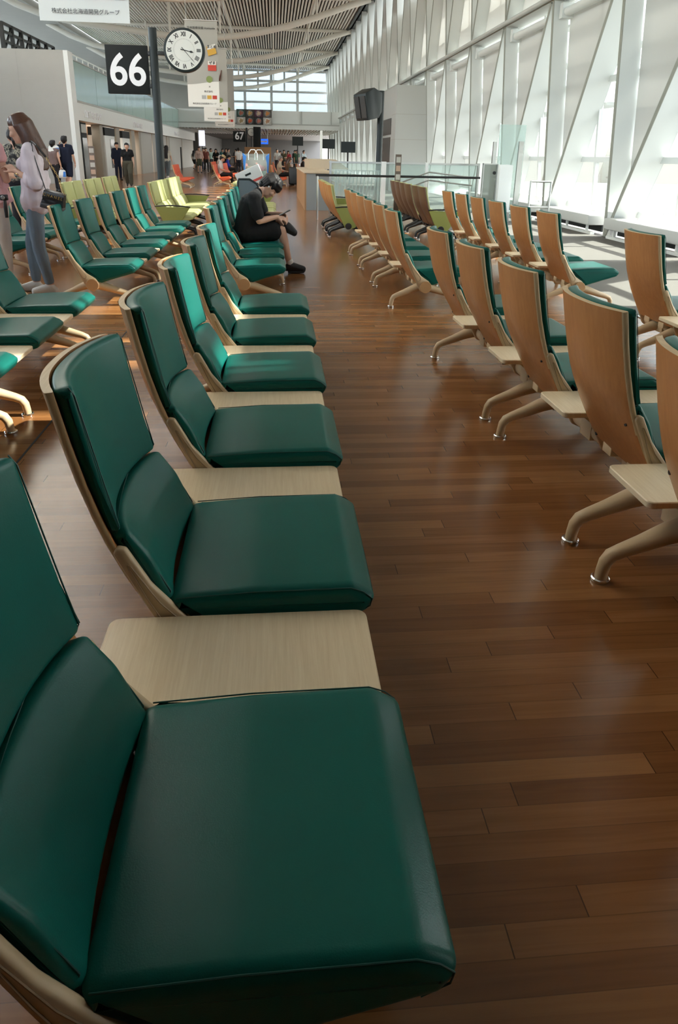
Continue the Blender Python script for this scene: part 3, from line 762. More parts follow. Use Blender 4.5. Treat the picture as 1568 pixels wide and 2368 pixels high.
    if 'pants' in st:
        mb = MB(); gr = st.get('ploose', .012); ln = st.get('plen', 1.88)
        for sg, sd in ((1, 'L'), (-1, 'R')):
            hp, kn, an = g['hip'+sd], g['knee'+sd], g['ank'+sd]
            capsule(mb, [g['pelvis'] + hipw*.34*sg, hp], [.108*fs+gr, .098*fs+gr])
            if ln <= 1: capsule(mb, [hp, lerp(hp, kn, .4), lerp(hp, kn, ln)], [.098*fs+gr, .084*fs+gr*1.5, .066+gr*2.2])
            else: capsule(mb, [hp, lerp(hp, kn, .4), kn, lerp(kn, an, .32*min(1, ln-1)), lerp(kn, an, ln-1)], [.096*fs+gr, .080*fs+gr, .058+gr*1.0, .056+gr, .042+gr])
        capsule(mb, [g['pelvis'], (g['hipL']+g['hipR'])/2], [.105+gr, .10+gr])
        remesh_obj('trousers' if ln > 1 else 'shorts', mb, st['pants'], body, v2, 3, st.get('pwr', .003), 14)
    if 'shoe' in st:
        for sd in 'LR':
            an, to = g['ank'+sd], g['toe'+sd]; d = (to-an); d2 = V((d.x, d.y, d.z)).normalized(); mb = MB()
            lowv = V((0, 0, -1)) if p.get('flat', True) else (V((0, 0, -1)))
            heel = an - V((d.x, d.y, 0)).normalized()*.035 + lowv*.042
            capsule(mb, [an + lowv*.01, lerp(an, to, .5)+lowv*.004, to + V((0, 0, .008))], [.047, .046, .038]); capsule(mb, [an + lowv*.02, heel], [.046, .040]); capsule(mb, [heel, lerp(heel, to + lowv*.004, .5), to + lowv*.004], [.038, .036, .035])
            remesh_obj('shoe', mb, st['shoe'], body, v2, 2)
    # hair
    hm = st.get('hair', HAIRB); hs_ = st.get('hairstyle', 'short'); mb = MB()
    if hs_ != 'none':
        for a, c, r in ((-.022, .048, .098), (-.045, .022, .092), (.006, .062, .087)): mb.sphere(H(a, 0, c), r, 16)
        for sg in (-1, 1): capsule(mb, [H(-.03, .045*sg, .05), H(-.025, .055*sg, .005)], [.055, .045])
        if hs_ in ('short', 'fringe'):
            capsule(mb, [H(-.06, 0, .01), H(-.062, 0, -.05)], [.07, .05])
            for i in range(9): a = -1.1+i*.275; capsule(mb, [H(.035*cos(a), .07*sin(a), .115), H(.078*cos(a), .084*sin(a), .088)], [.026, .014])
        if hs_ == 'fringe':
            capsule(mb, [H(-.045, 0, .075), H(.02, 0, .095)], [.082, .070])
            for sg in (-1, 1): capsule(mb, [H(-.02, .055*sg, .06), H(.03, .062*sg, .055), H(.035, .070*sg, .015)], [.055, .040, .016])
            for i in range(15):
                a = -1.2+i*.171; capsule(mb, [H(.02, .05*sin(a), .125), H(.074*cos(a)+.006, .082*sin(a), .095), H(.096*cos(a)+.006, .086*sin(a), .062), H(.100*cos(a)+.006, .086*sin(a), .034)], [.030, .027, .018, .007])
            for i in range(12):
                a = 1.75+i*.255; capsule(mb, [H(.06*cos(a)-.02, .06*sin(a), .10), H(.100*cos(a)-.015, .098*sin(a), .04), H(.098*cos(a)-.015, .094*sin(a), -.035-.008*(i % 3))], [.035, .026, .010])
        if hs_ in ('long', 'verylong'):
            Lh = .34 if hs_ == 'long' else .46
            for i in range(34):
                t = i/33; a = radians(80 + t*200); ca, sa = cos(a), sin(a)
                top = H(.055*ca-.01, .06*sa, .115); side = H(.098*ca-.012, .094*sa, .03); low = H(.092*ca-.028, .092*sa, -.075)
                ln = Lh*(.78+.22*abs(sin(i*1.7)))*(1. if abs(t-.5) < .36 else .72)
                back = low - f*(.02+.05*(1-abs(2*t-1))) - V((0, 0, 1))*ln*.55; end = back - f*.015 - V((0, 0, 1))*ln*.45
                capsule(mb, [top, side, low, back, end], [.028, .023, .023, .023, .010], 8)
        if hs_ == 'pony':
            capsule(mb, [H(-.11, 0, .05), H(-.145, 0, .02), H(-.15, 0, -.08), H(-.13, 0, -.17)], [.035, .04, .034, .012])
        o = remesh_obj('hair', mb, hm, body, max(.006, vox*.8), 2)
    return body, H
def C(n, *a): return cloth(n, *a)
lilac = C('lilac linen', (.62, .55, .60)); denim = C('washed denim', (.17, .235, .30)); wshoe = mat('white shoe', (.62, .62, .60), .5)
# woman with the lilac shirt
wp = dict(pelvis=(-.035, 0, .93), chest=(-.06, 0, 1.27), neck=(-.04, 0, 1.43), head=(.022, 0, 1.562), hipL=(-.04, .085, .90), hipR=(-.02, -.085, .90),
          kneeL=(-.035, .085, .49), kneeR=(.085, -.085, .49), ankL=(-.105, .085, .085), ankR=(.085, -.085, .085), toeL=(.045, .105, .03), toeR=(.225, -.105, .03),
          shL=(-.075, .16, 1.37), shR=(-.04, -.16, 1.37), elL=(-.13, .205, 1.085), elR=(-.06, -.2, 1.09), wrL=(.085, .10, 1.185), wrR=(.13, -.09, 1.18),
          fL=(.75, -.35, .55), nL=(.25, -.6, -.6), fR=(.75, .35, .55), nR=(.25, .6, -.6), face=(.93, 0, -.30), curl=.75)
woman, Hw = person('woman in loose lilac shirt and blue jeans looking down at her hands', (-2.235, 6.70, 0), 180, 1.60, wp,
    dict(shirt=lilac, loose=.016, hem=.045, sleeve=1.38, wr=.016, pants=denim, ploose=.006, plen=1.86, pwr=.006, shoe=wshoe, hair=HAIRBR, hairstyle='long'), .0065, True)
mb = MB(); mb.tube([(wp['wrL'][0]-.035+.033*cos(a), .118+.030*sin(a), 1.160+.012*cos(a)) for a in [k*pi/8 for k in range(17)]], .0035, 6); mb.obj('bracelet', mat('gold', (.75, .52, .2), .25, 1.), woman)
# quilted chain bag
bag = empty('handbag', 'black quilted chain bag with gold letters on the woman in lilac', 'bag', (-1.985, 6.455, .80), radians(-4))
bag.rotation_euler.y = radians(16)
leather = mat('black quilted leather', (.014, .014, .016), .30, spec=.6)
mb = MB(); n = 14; rings = []
for k in range(9):
    z = k/8*.15; w = .098 - .012*k/8; d = .042 - .012*k/8
    rings.append([(w*(1 if abs(cos(t)) > .7 else abs(cos(t))/.7)*(1 if cos(t) > 0 else -1), d*(1 if abs(sin(t)) > .7 else abs(sin(t))/.7)*(1 if sin(t) > 0 else -1) + .004*sin(z*130+t*6), z) for t in [2*pi*j/48 for j in range(48)]])
mb.rings(rings); mb.obj('bag_body', leather, bag, ang=50)
mb = MB(); mb.box(-.100, .100, -.046, .046, -.004, .045); mb.obj('bag_base', mat('grey edge leather', (.06, .06, .065), .3), bag, bevel=.01)
mb = MB(); mb.rings([[(-.092, -.047, .085), (.092, -.047, .085), (.09, -.040, .152), (-.09, -.040, .152)], [(-.09, -.040, .084), (.09, -.040, .084), (.088, .035, .162), (-.088, .035, .162)]]); fl = mb.obj('flap', leather, bag, bevel=.004)
o = text_obj('gold_letters', 'C H A N E L', .034, mat('gold letters', (.80, .55, .20), .25, 1.), fl, (0, -.0475, .118), (pi/2-.1, 0, 0), .002, .95, bold=.0006)
mb = MB()
def chain(pts, nl):
    P_ = [V(p) for p in pts]; L_ = [0]
    for a, b in zip(P_, P_[1:]): L_.append(L_[-1]+(b-a).length)
    def at(s):
        for i in range(len(P_)-1):
            if s <= L_[i+1]: return P_[i].lerp(P_[i+1], (s-L_[i])/(L_[i+1]-L_[i]))
        return P_[-1]
    for i in range(nl):
        c = at(L_[-1]*(i+.5)/nl); d = (at(min(L_[-1], L_[-1]*(i+.6)/nl))-at(L_[-1]*(i+.4)/nl)).normalized(); q = V((0, 1, 0)) if i % 2 else V((1, 0, 0)); q = (q-d*q.dot(d)).normalized()
        mb.tube([c + d*.011*cos(a) + q*.0065*sin(a) for a in [k*pi/5 for k in range(11)]], .0022, 5)
chain([(.085, 0, .15), (-.02, .03, .30), (-.15, .055, .42)], 18); mb.obj('chain', mat('dark gold chain', (.55, .38, .16), .3, 1.), bag)
mb = MB(); mb.tube([(-.15, .055, .42), (-.245, .065, .49), (-.305, .11, .505), (-.36, .18, .47)], .009, 8, flat=1.6); mb.tube([(-.09, .01, .15), (-.20, .03, .33), (-.265, .045, .44), (-.305, .10, .50)], .005, 6); mb.obj('strap', leather, bag)
# second standing woman at the picture edge
pink = C('pink ruffle blouse', (.80, .50, .50)); whitej = C('white jeans', (.75, .72, .65))
pp = dict(wrR=(.20, -.12, 1.12), elR=(.02, -.21, 1.10), fR=(.8, .3, .4), nR=(.2, .5, -.7), elL=(.0, .22, 1.10), wrL=(.2, .12, 1.13), fL=(.8, -.3, .4), nL=(.2, -.5, -.7), face=(.95, 0, -.25))
pw, _ = person('woman in pink ruffled blouse and white jeans cut by the left picture edge', (-2.66, 6.80, 0), 75, 1.60, pp,
    dict(shirt=pink, loose=.020, hem=.02, sleeve=.25, wr=.012, pants=whitej, ploose=.012, plen=1.9, pwr=.006, shoe=wshoe, hair=HAIRBR, hairstyle='verylong'), .009, True)
mb = MB()
for z, r, am in ((1.04, .185, .03), (.90, .20, .035)):
    rings = []
    for j, (dz, k) in enumerate(((.13, .88), (.07, .98), (0, 1.12), (-.012, 1.10), (.06, .95), (.12, .85))):
        rings.append([((r*k*.82+am*k*.5*sin(9*t+z*7))*cos(t), (r*k+am*k*.5*sin(9*t+z*7))*sin(t), z+dz+.008*sin(9*t)) for t in [2*pi*i/72 for i in range(72)]])
    m2 = MB(); m2.rings(rings, caps=False); o = m2.obj('ruffle', pink, pw, recalc=True)
gim = empty('camera_grip', 'black camera on a hand grip held before the pink blouse', 'camera', (-2.415, 6.52, .72))
mb = MB(); mb.tube([(0, 0, 0), (0, 0, .09), (.004, 0, .15)], [.014, .017, .013], 12); mb.obj('grip', 'black', gim)
mb = MB(); mb.box(-.03, .03, -.022, .022, .15, .20); b = mb.obj('camera_body', 'black', gim, bevel=.006); mb = MB(); mb.disc((.0, -.022, .176), (0, -1, 0), .017, .012, 20, .002); mb.obj('lens', 'steel', b)
# woman in the patterned shirt
camo, nt, bb = new_mat('camouflage print')
tc = nt.nodes.new('ShaderNodeTexCoord'); vo = nt.nodes.new('ShaderNodeTexNoise'); vo.inputs['Scale'].default_value = 13; cr = nt.nodes.new('ShaderNodeValToRGB'); cr.color_ramp.interpolation = 'CONSTANT'
e = cr.color_ramp.elements; e[0].color = (.012, .012, .014, 1); e[1].position = .52; e[1].color = (.28, .26, .20, 1); k = e.new(.60); k.color = (.05, .05, .045, 1); k = e.new(.45); k.color = (.10, .10, .09, 1)
nt.links.new(tc.outputs['Object'], vo.inputs['Vector']); nt.links.new(vo.outputs['Fac'], cr.inputs['Fac']); nt.links.new(cr.outputs['Color'], bb.inputs['Base Color']); bb.inputs['Roughness'].default_value = .8
person('person with a black ponytail and patterned shirt behind the two women', (-4.04, 11.6, 0), 100, 1.60, dict(face=(.97, .2, -.1)), dict(shirt=camo, loose=.02, sleeve=.6, pants=C('dark slacks', (.02, .02, .025)), hairstyle='pony'), .012, True)
person('person in a taupe tank top half hidden by the lilac woman\'s hair', (-7.15, 24., 0), 70, 1.60, dict(kneeL=(.14, .09, .5), ankL=(.12, .09, .1), toeL=(.26, .1, .05)), dict(shirt=C('taupe top', (.16, .11, .10)), sleeve=.0, pants=C('black skirt pants', (.015, .015, .018)), shoe=mat('black shoe', (.012, .012, .012), .5)), .014, True)
navy = C('navy cotton', (.012, .016, .032)); bshoe = mat('dark shoe', (.014, .013, .013), .5)
walk = dict(kneeL=(.20, .09, .52), ankL=(.16, .09, .10), toeL=(.30, .10, .06), kneeR=(-.04, -.09, .49), ankR=(-.24, -.09, .14), toeR=(-.12, -.1, .04), elL=(-.06, .22, 1.12), wrL=(.06, .24, .88), elR=(.02, -.23, 1.1), wrR=(.12, -.24, .88))
man, _ = person('man in navy tee and shorts walking off past the screen wall', (-6.83, 24.2, 0), 90, 1.74, dict(walk, elL=(.05, .23, 1.2), wrL=(.0, .16, 1.42), fL=(-.5, -.2, .8)), dict(shirt=navy, sleeve=.6, pants=navy, plen=.9, shoe=bshoe), .012)
def carrier(label, loc, c1, c2, sc=1.):
    b = empty('carrier_bag', label, 'bag', loc); mb = MB(); rings = []
    for k, (z, w, d) in enumerate(((0, .15, .05), (.02, .17, .07), (.18, .17, .075), (.30, .15, .05), (.34, .10, .03))):
        rings.append([(sc*w*cos(t)*(1+.06*sin(5*t+z*20)), sc*d*sin(t)*(1+.1*sin(4*t)), sc*z) for t in [2*pi*i/28 for i in range(28)]])
    mb.rings(rings); mb.obj('bag_body', c1, b, ang=60)
    mb = MB(); mb.rings([[(sc*x*.174, -sc*.077, sc*z) for x, z in ((.25, .05), (.98, .05), (.98, .27), (.45, .27))], [(sc*x*.174, -sc*.06, sc*z) for x, z in ((.25, .05), (.98, .05), (.98, .27), (.45, .27))]]); mb.obj('print', c2, b, smooth=False)
    mb = MB(); mb.tube([(-.06*sc, 0, .33*sc), (-.04*sc, 0, .43*sc), (.04*sc, 0, .43*sc), (.06*sc, 0, .33*sc)], .008*sc, 6); mb.obj('handle', c1, b)
    return b
plastic = mat('white plastic film', (.62, .62, .58), .35); blue = mat('blue print', (.02, .16, .50), .4)
carrier('white and blue plastic bag slung over the shoulder of the man in navy', (-7.12, 24.0, 1.10), plastic, blue, 1.05)
carrier('blue and white shopping bag hanging low beside the screen wall', (-6.93, 23.95, .45), plastic, blue, .75)
b = empty('shoulder_bag', 'black shoulder bag at the hip of the man in navy', 'bag', (-7.13, 24.0, .72)); mb = MB(); mb.box(-.14, .14, -.07, .07, 0, .30); mb.obj('bag_body', 'black', b, bevel=.04, seg=3); mb = MB(); mb.tube([(-.12, 0, .28), (.1, .06, .65), (.14, 0, .28)], .012, 6); mb.obj('strap', 'black', b)
person('uniformed person in navy standing by the white shop kiosk', (-7.46, 34.9, 0), -60, 1.70, {}, dict(shirt=navy, sleeve=1.4, pants=navy, shoe=bshoe), .016)
person('woman in black tee and wide olive trousers walking towards the camera', (-5.75, 28.7, 0), -84, 1.62, walk, dict(shirt=C('black tee', (.012, .012, .013)), sleeve=.6, pants=C('olive trousers', (.065, .06, .042)), ploose=.04, plen=1.93, shoe=bshoe, hairstyle='pony'), .013, True)
person('woman with very long black hair, cream top and grey jeans by the pole', (-5.60, 38., 0), 80, 1.64, walk, dict(shirt=C('cream top', (.50, .46, .38)), sleeve=.5, pants=C('grey jeans', (.12, .14, .15)), shoe=wshoe, hairstyle='verylong'), .016, True)
person('person in black half hidden behind the dark sign post', (-5.92, 38.8, 0), 85, 1.68, walk, dict(shirt=C('black shirt', (.014, .014, .014)), sleeve=.6, pants=C('maroon trousers', (.09, .03, .025)), shoe=bshoe), .018)
# the boy on the bench
bp_ = dict(pelvis=(-.015, 0, .475), chest=(.07, 0, .79), neck=(.165, 0, .925), head=(.292, .0, .985), hipL=(.03, .09, .46), hipR=(.03, -.09, .455),
           kneeR=(.425, -.10, .50), ankR=(.520, -.10, .105), toeR=(.675, -.11, .045), kneeL=(.36, .16, .60), ankL=(.50, -.055, .555), toeL=(.575, -.09, .47),
           shL=(.135, .165, .86), shR=(.11, -.175, .86), elR=(.17, -.235, .615), wrR=(.375, -.12, .655), fR=(.85, .25, -.25), nR=(.1, .5, -.75),
           elL=(.22, .24, .64), wrL=(.385, .03, .68), fL=(.85, -.3, -.1), nL=(.1, -.5, -.7), face=(.52, -.06, -.84), curl=.95)
blackc = C('black cotton', (.014, .014, .015))
boy, Hb = person('boy in black tee and shorts bent over his phone on the teal bench', (-.345, 8.03, 0), 0, 1.66, bp_,
    dict(shirt=blackc, loose=.022, sleeve=.72, wr=.010, pants=blackc, ploose=.020, plen=.76, pwr=.008, shoe=mat('black sneaker', (.010, .010, .011), .55), hair=HAIRB, hairstyle='fringe'), .0075)
mb = MB(); capsule(mb, [(.520, -.10, .135), (.524, -.10, .10)], [.043, .045]); mb.obj('sock', mat('white sock', (.66, .65, .62), .9), boy)
mb = MB(); mb.tube([(.50, -.10, .018), (.56, -.105, .018), (.62, -.107, .018), (.69, -.11, .02)], [.036, .042, .042, .034], 12, flat=.45, up=(0, 1, 0)); mb.obj('sole', 'black', boy)
mb = MB(); mb.sphere(Hb(.0, -.089, -.005), .011, 10); mb.obj('earbud', mat('white earbud', (.8, .8, .8), .3), boy)
ph = MB(); ph.box(-.075, .075, -.036, .036, 0, .009); o = ph.obj('smartphone', 'black', None, bevel=.004); tag(o, 'black phone in the hands of the bowed boy', 'phone'); o.location = (.105, 7.965, .675); o.rotation_euler = (0, radians(-25), radians(8))
# seated and standing travellers far down the hall
sit = dict(pelvis=(0, 0, .47), chest=(.0, 0, .82), neck=(.04, 0, .99), head=(.10, 0, 1.115), hipL=(.04, .09, .45), hipR=(.04, -.09, .45), kneeL=(.46, .1, .47), kneeR=(.46, -.1, .47), ankL=(.50, .1, .09), ankR=(.50, -.1, .09), toeL=(.65, .11, .03), toeR=(.65, -.11, .03),
           shL=(.02, .17, .93), shR=(.02, -.17, .93), elL=(.06, .21, .66), elR=(.06, -.21, .66), wrL=(.28, .1, .60), wrR=(.28, -.1, .60), fL=(1, -.2, 0), fR=(1, .2, 0), nL=(0, 0, -1), nR=(0, 0, -1), face=(.85, 0, -.5))
dk = C('dark trousers', (.018, .018, .02))
hat, Hh = person('man in a straw hat and pale shirt sitting on the orange bench', (-2.36, 31.5, 0), 0, 1.68, sit, dict(shirt=C('pale shirt', (.50, .52, .50)), sleeve=.8, pants=dk, shoe=bshoe), .014)
mb = MB(); mb.rings([[tuple(Hh(.0+r*cos(t), r*sin(t), z)) for t in [2*pi*i/24 for i in range(24)]] for r, z in ((.17, .075), (.10, .082), (.095, .15), (.05, .165))], caps=True); mb.obj('straw_hat', mat('straw', (.45, .33, .18), .8), hat)
person('grey haired man in a beige tee on the orange bench beside the aisle', (.22, 32.6, 0), 0, 1.70, dict(sit, head=(.04, 0, 1.13), face=(.97, .1, -.2)), dict(shirt=C('beige tee', (.42, .36, .26)), sleeve=.6, pants=dk, shoe=bshoe, hair=HAIRG), .014)
person('person in a brown top seated beyond the grey haired man', (.62, 34.2, 0), 10, 1.64, sit, dict(shirt=C('brown top', (.12, .085, .05)), sleeve=1.4, pants=dk, hair=HAIRBR, hairstyle='long'), .018, True)
person('person in royal blue seated behind the man with the straw hat', (-2.75, 42.2, 0), 0, 1.68, sit, dict(shirt=C('royal blue', (.02, .04, .25)), sleeve=1.4, pants=dk), .020)
person('person with a white cap seated at the far red orange bench', (-3.35, 43.4, 0), 0, 1.66, sit, dict(shirt=C('white tee', (.6, .6, .58)), sleeve=.6, pants=dk, hair=mat('white cap', (.7, .7, .7), .8)), .020)
sc_ = empty('suitcase', 'black suitcase standing in the aisle by the grey haired man', 'suitcase', (.90, 31.8, 0)); mb = MB(); mb.box(-.28, .28, -.14, .14, .06, .80); mb.obj('case_body', 'black', sc_, bevel=.05, seg=3)
for sx in (-.2, .2):
    mb = MB(); mb.disc((sx, -.10, .03), (1, 0, 0), .03, .03, 14); mb.obj('wheel', 'black', sc_)
mb = MB(); mb.tube([(-.12, .1, .78), (-.12, .1, .95), (.12, .1, .95), (.12, .1, .78)], .014, 8); mb.obj('pull_handle', 'steel', sc_)
far = [('man in pale pink tee and green shorts standing in the aisle crowd', -5.22, 50.5, -80, (.50, .36, .32), (.07, .08, .055), .9, 1.72, 'short', 'stand'),
       ('person in maroon beside the man in pale pink', -4.95, 52.5, -70, (.16, .05, .04), (.02, .02, .02), 1.9, 1.68, 'short', 'walk'),
       ('person in a mint shirt behind the man in pale pink', -4.85, 55.5, -60, (.35, .48, .44), (.05, .05, .06), 1.9, 1.66, 'short', 'stand'),
       ('woman in black with arms out in the aisle crowd', -4.30, 53.5, -100, (.014, .014, .014), (.02, .02, .022), 1.9, 1.62, 'long', 'stand'),
       ('child in a white top and black shorts at the shop wall', -6.7, 60.5, 60, (.55, .54, .50), (.02, .02, .02), .8, 1.50, 'long', 'walk'),
       ('person in a grey jacket bending at the far bench', -3.55, 56., -20, (.16, .15, .14), (.03, .03, .03), 1.9, 1.68, 'short', 'stand'),
       ('person in beige walking before the far shop lights', -2.75, 52.5, 180, (.45, .38, .30), (.06, .05, .05), 1.9, 1.64, 'long', 'walk'),
       ('person with white sleeves and a navy backpack in the aisle', -2.50, 50.5, 100, (.60, .60, .60), (.03, .035, .05), 1.9, 1.72, 'short', 'walk'),
       ('person in dark clothes behind the dark haired woman', -3.85, 58., -90, (.03, .028, .028), (.02, .02, .02), 1.9, 1.70, 'short', 'stand'),
       ('person in charcoal left of the tan partition', -3.1, 58.5, -90, (.05, .05, .055), (.02, .02, .02), 1.9, 1.66, 'long', 'stand'),
       ('person in white right of the tan partition', .20, 55., -90, (.62, .62, .60), (.03, .03, .035), 1.9, 1.70, 'short', 'walk'),
       ('person in olive among the right hand crowd', .75, 57., -100, (.12, .11, .07), (.03, .03, .03), 1.9, 1.66, 'short', 'stand'),
       ('person in a red top among the right hand crowd', 1.15, 60., -100, (.40, .05, .06), (.03, .03, .03), 1.9, 1.62, 'long', 'stand'),
       ('person in pale blue at the far gate counter', 2.35, 58., -60, (.45, .52, .56), (.03, .03, .035), 1.9, 1.68, 'short', 'stand'),
       ('person in a yellow top deep in the aisle crowd', -3.0, 62.5, -90, (.45, .33, .10), (.03, .03, .03), 1.9, 1.64, 'long', 'stand'),
       ('person in teal shirt deep in the aisle crowd', -4.5, 63., -80, (.05, .16, .17), (.03, .03, .04), 1.9, 1.70, 'short', 'walk'),
       ('person in a white tee at the edge of the shop row', -5.6, 57.5, -90, (.60, .60, .58), (.04, .05, .09), 1.9, 1.68, 'short', 'stand'),
       ('person in brown behind the man in pale pink', -5.4, 62., -100, (.16, .09, .05), (.03, .03, .03), 1.9, 1.66, 'long', 'walk'),
       ('person in a grey tee under the blue sign', -.6, 66.5, -90, (.25, .25, .26), (.03, .03, .03), 1.9, 1.70, 'short', 'stand'),
       ('person in lilac under the bridge', .55, 68., -90, (.40, .33, .42), (.03, .03, .03), 1.9, 1.62, 'long', 'walk'),
       ('person in a dark green top right of the red top', 1.75, 57., -80, (.04, .09, .05), (.03, .03, .03), 1.9, 1.68, 'short', 'stand'),
       ('person in black at the far gate counter', 1.75, 62., -60, (.02, .02, .02), (.02, .02, .02), 1.9, 1.70, 'short', 'stand')]
hold = dict(elL=(.05, .22, 1.12), wrL=(.25, .14, 1.12), elR=(.05, -.22, 1.12), wrR=(.25, -.14, 1.12), fL=(1, -.2, 0), fR=(1, .2, 0))
for i, (lb, x, y, a, cs, cp_, pl_, hh, hst, ps) in enumerate(far):
    person(lb, (x, y, 0), a, hh, walk if ps == 'walk' else (hold if i % 2 else {}), dict(shirt=C('top %d' % i, cs), sleeve=.6 if i % 3 else 1.4, pants=C('bottom %d' % i, cp_), plen=pl_, shoe=bshoe, hairstyle=hst, wr=0, pwr=0, group='far crowd standing in the aisle'), .026, i % 2 == 0, 0)
farsit = [('person in black seated far right before the long counter', 1.65, 41.0, (.02, .02, .022)), ('person in white seated beyond the suitcase', 1.68, 42.3, (.5, .5, .48)), ('person in grey seated left in the far middle row', .3, 46.2, (.12, .12, .13)), ('person in tan seated right in the far middle row', .34, 47.6, (.35, .26, .16))]
for i, (lb, x, y, c) in enumerate(farsit):
    person(lb, (x-.05, y, 0), 0, 1.66, sit, dict(shirt=C('seated top %d' % i, c), sleeve=.8, pants=dk, wr=0, pwr=0, group='far seated travellers'), .026, False, 0)
# ------------------------------------------------------------------ signs, banners, barriers, shops
def clock(parent, c, r, hour_a, min_a, det=True):
    """dial hung on a sign post; c = centre, faces -y"""
    c = V(c); mb = MB(); mb.tube([c + V((0, y, 0)) for y in (-.075, -.07, .07, .075)], [r*.97, r, r, r*.97], 56); k = mb.obj('clock_case', 'black_metal', parent, ang=40)
    mb = MB(); mb.tube([c + V((0, y, 0)) for y in (-.080, -.076)], [r*.885, r*.885], 56); mb.obj('dial', 'clockface', k, ang=30)
    yb = c.y-.083
    if det:
        names = ['XII', 'I', 'II', 'III', 'IIII', 'V', 'VI', 'VII', 'VIII', 'IX', 'X', 'XI']
        for i, nme in enumerate(names):
            a = pi/2 - i*pi/6; me = text_mesh(nme, r*.27, .0012, 'CENTER', .74, .0035)
            o = link('numeral', me, 'ink', k, smooth=False); o.location = (c.x + cos(a)*r*.705, yb+.001, c.z + sin(a)*r*.705); o.rotation_euler = (pi/2, a-pi/2 if False else -(a-pi/2), 0)
        mb = MB()
        for i in range(60):
            a = i*pi/30; q = V((cos(a), 0, sin(a))); mb.obox(c + q*r*.50 + V((0, -.081, 0)), q*r*(.014 if i % 5 else .022), (0, .001, 0), q.cross(V((0, 1, 0)))*r*.004)
        o = mb.obj('minute_ring', 'ink', k, smooth=False); o['kind'] = 'stuff'
    for nm, a, ln, wd in (('hour_hand', hour_a, .48, .045), ('minute_hand', min_a, .78, .030)):
        q = V((sin(a), 0, cos(a))); t = V((cos(a), 0, -sin(a))); b = V((c.x, yb-.004, c.z)); mb = MB()
        pts = [b - q*r*.16 - t*r*wd*.5, b - q*r*.18, b - q*r*.16 + t*r*wd*.5, b + q*r*ln*.55 + t*r*wd*.32, b + q*r*ln*.72 + t*r*wd*(1.2 if nm == 'hour_hand' else .5), b + q*r*ln, b + q*r*ln*.72 - t*r*wd*(1.2 if nm == 'hour_hand' else .5), b + q*r*ln*.55 - t*r*wd*.32]
        mb.rings([pts, [p - V((0, .004, 0)) for p in pts]]); mb.obj(nm, 'ink', k, smooth=False)
    return k
g = empty('gate_sign', 'dark post with the white number 66 and a round clock', 'sign', (-2.34, 15, 0))
mb = MB(); mb.cyl((0, 0, 0), (0, 0, 3.575), .080, 28); mb.obj('post', 'black_metal', g)
mb = MB(); mb.disc((0, 0, 0), (0, 0, 1), .15, .015, 28, .004); mb.obj('base_plate', 'black_metal', g)
mb = MB(); mb.box(-.925, -.115, -.045, .045, 2.385, 3.26); pn = mb.obj('number_panel', 'dark', g, bevel=.008)
text_obj('numeral', '66', .80, 'sign_white', pn, (-.515, -.048, 2.79), sx=.90, bold=.014)
mb = MB(); mb.box(-.14, 0, -.035, .035, 3.08, 3.16); mb.box(-.14, 0, -.035, .035, 2.50, 2.58); mb.box(0, .22, -.035, .035, 3.10, 3.17); mb.obj('arm', 'black', g, bevel=.005)
clock(g, (.600, 0, 3.195), .395, radians(101.5), radians(138))
g = empty('gate_sign', 'far dark post with the white number 67 and a small clock', 'sign', (-2.27, 60, 0))
mb = MB(); mb.cyl((0, 0, 0), (0, 0, 3.35), .07, 16); mb.obj('post', 'black_metal', g)
mb = MB(); mb.box(-1.10, -.09, -.05, .05, 2.26, 3.08); pn = mb.obj('number_panel', 'dark', g)
text_obj('numeral', '67', .78, 'sign_white', pn, (-.59, -.055, 2.68), sx=.92, bold=.02)
clock(g, (.40, 0, 3.00), .32, radians(101.5), radians(138), False)
mb = MB(); mb.cyl((.40, 0, 0), (.40, 0, 2.7), .05, 12); mb.obj('clock_post', 'black', g)
mb = MB(); mb.box(-.30, .30, -.12, .12, 0, 3.42); o = mb.obj('information_column', 'dark', None, bevel=.02); o.location = (-1.40, 59.6, 0); tag(o, 'tall black information column right of the far clock', 'column')
mb = MB(); mb.box(-1.02, 1.02, -.06, .06, 0, 1.83); o = mb.obj('partition', 'tan_panel', None, bevel=.01); o.location = (-1.28, 56., 0); tag(o, 'tan wooden partition below the black information column', 'partition')
o = empty('direction_sign', 'blue lit direction sign under the bridge', 'sign', (-.92, 66, 2.2)); mb = MB(); mb.box(-.36, .36, -.06, .06, 0, .44); pn = mb.obj('panel', mat('blue sign face', (.01, .06, .40), .4, emit=(.01, .08, .6), emit_s=.5), o, smooth=False)
mb = MB(); mb.rings([[(-.30, -.064, .16), (.14, -.064, .16), (.14, -.064, .08), (.30, -.064, .22), (.14, -.064, .36), (.14, -.064, .28), (-.30, -.064, .28)], [(-.30, -.061, .16), (.14, -.061, .16), (.14, -.061, .08), (.30, -.061, .22), (.14, -.061, .36), (.14, -.061, .28), (-.30, -.061, .28)]]); mb.obj('arrow', 'sign_white', pn, smooth=False)
for xx in (-.3, .3):
    mb = MB(); mb.cyl((xx, 0, .44), (xx, 0, 1.13), .02, 8); mb.obj('hanger', 'steel', o)
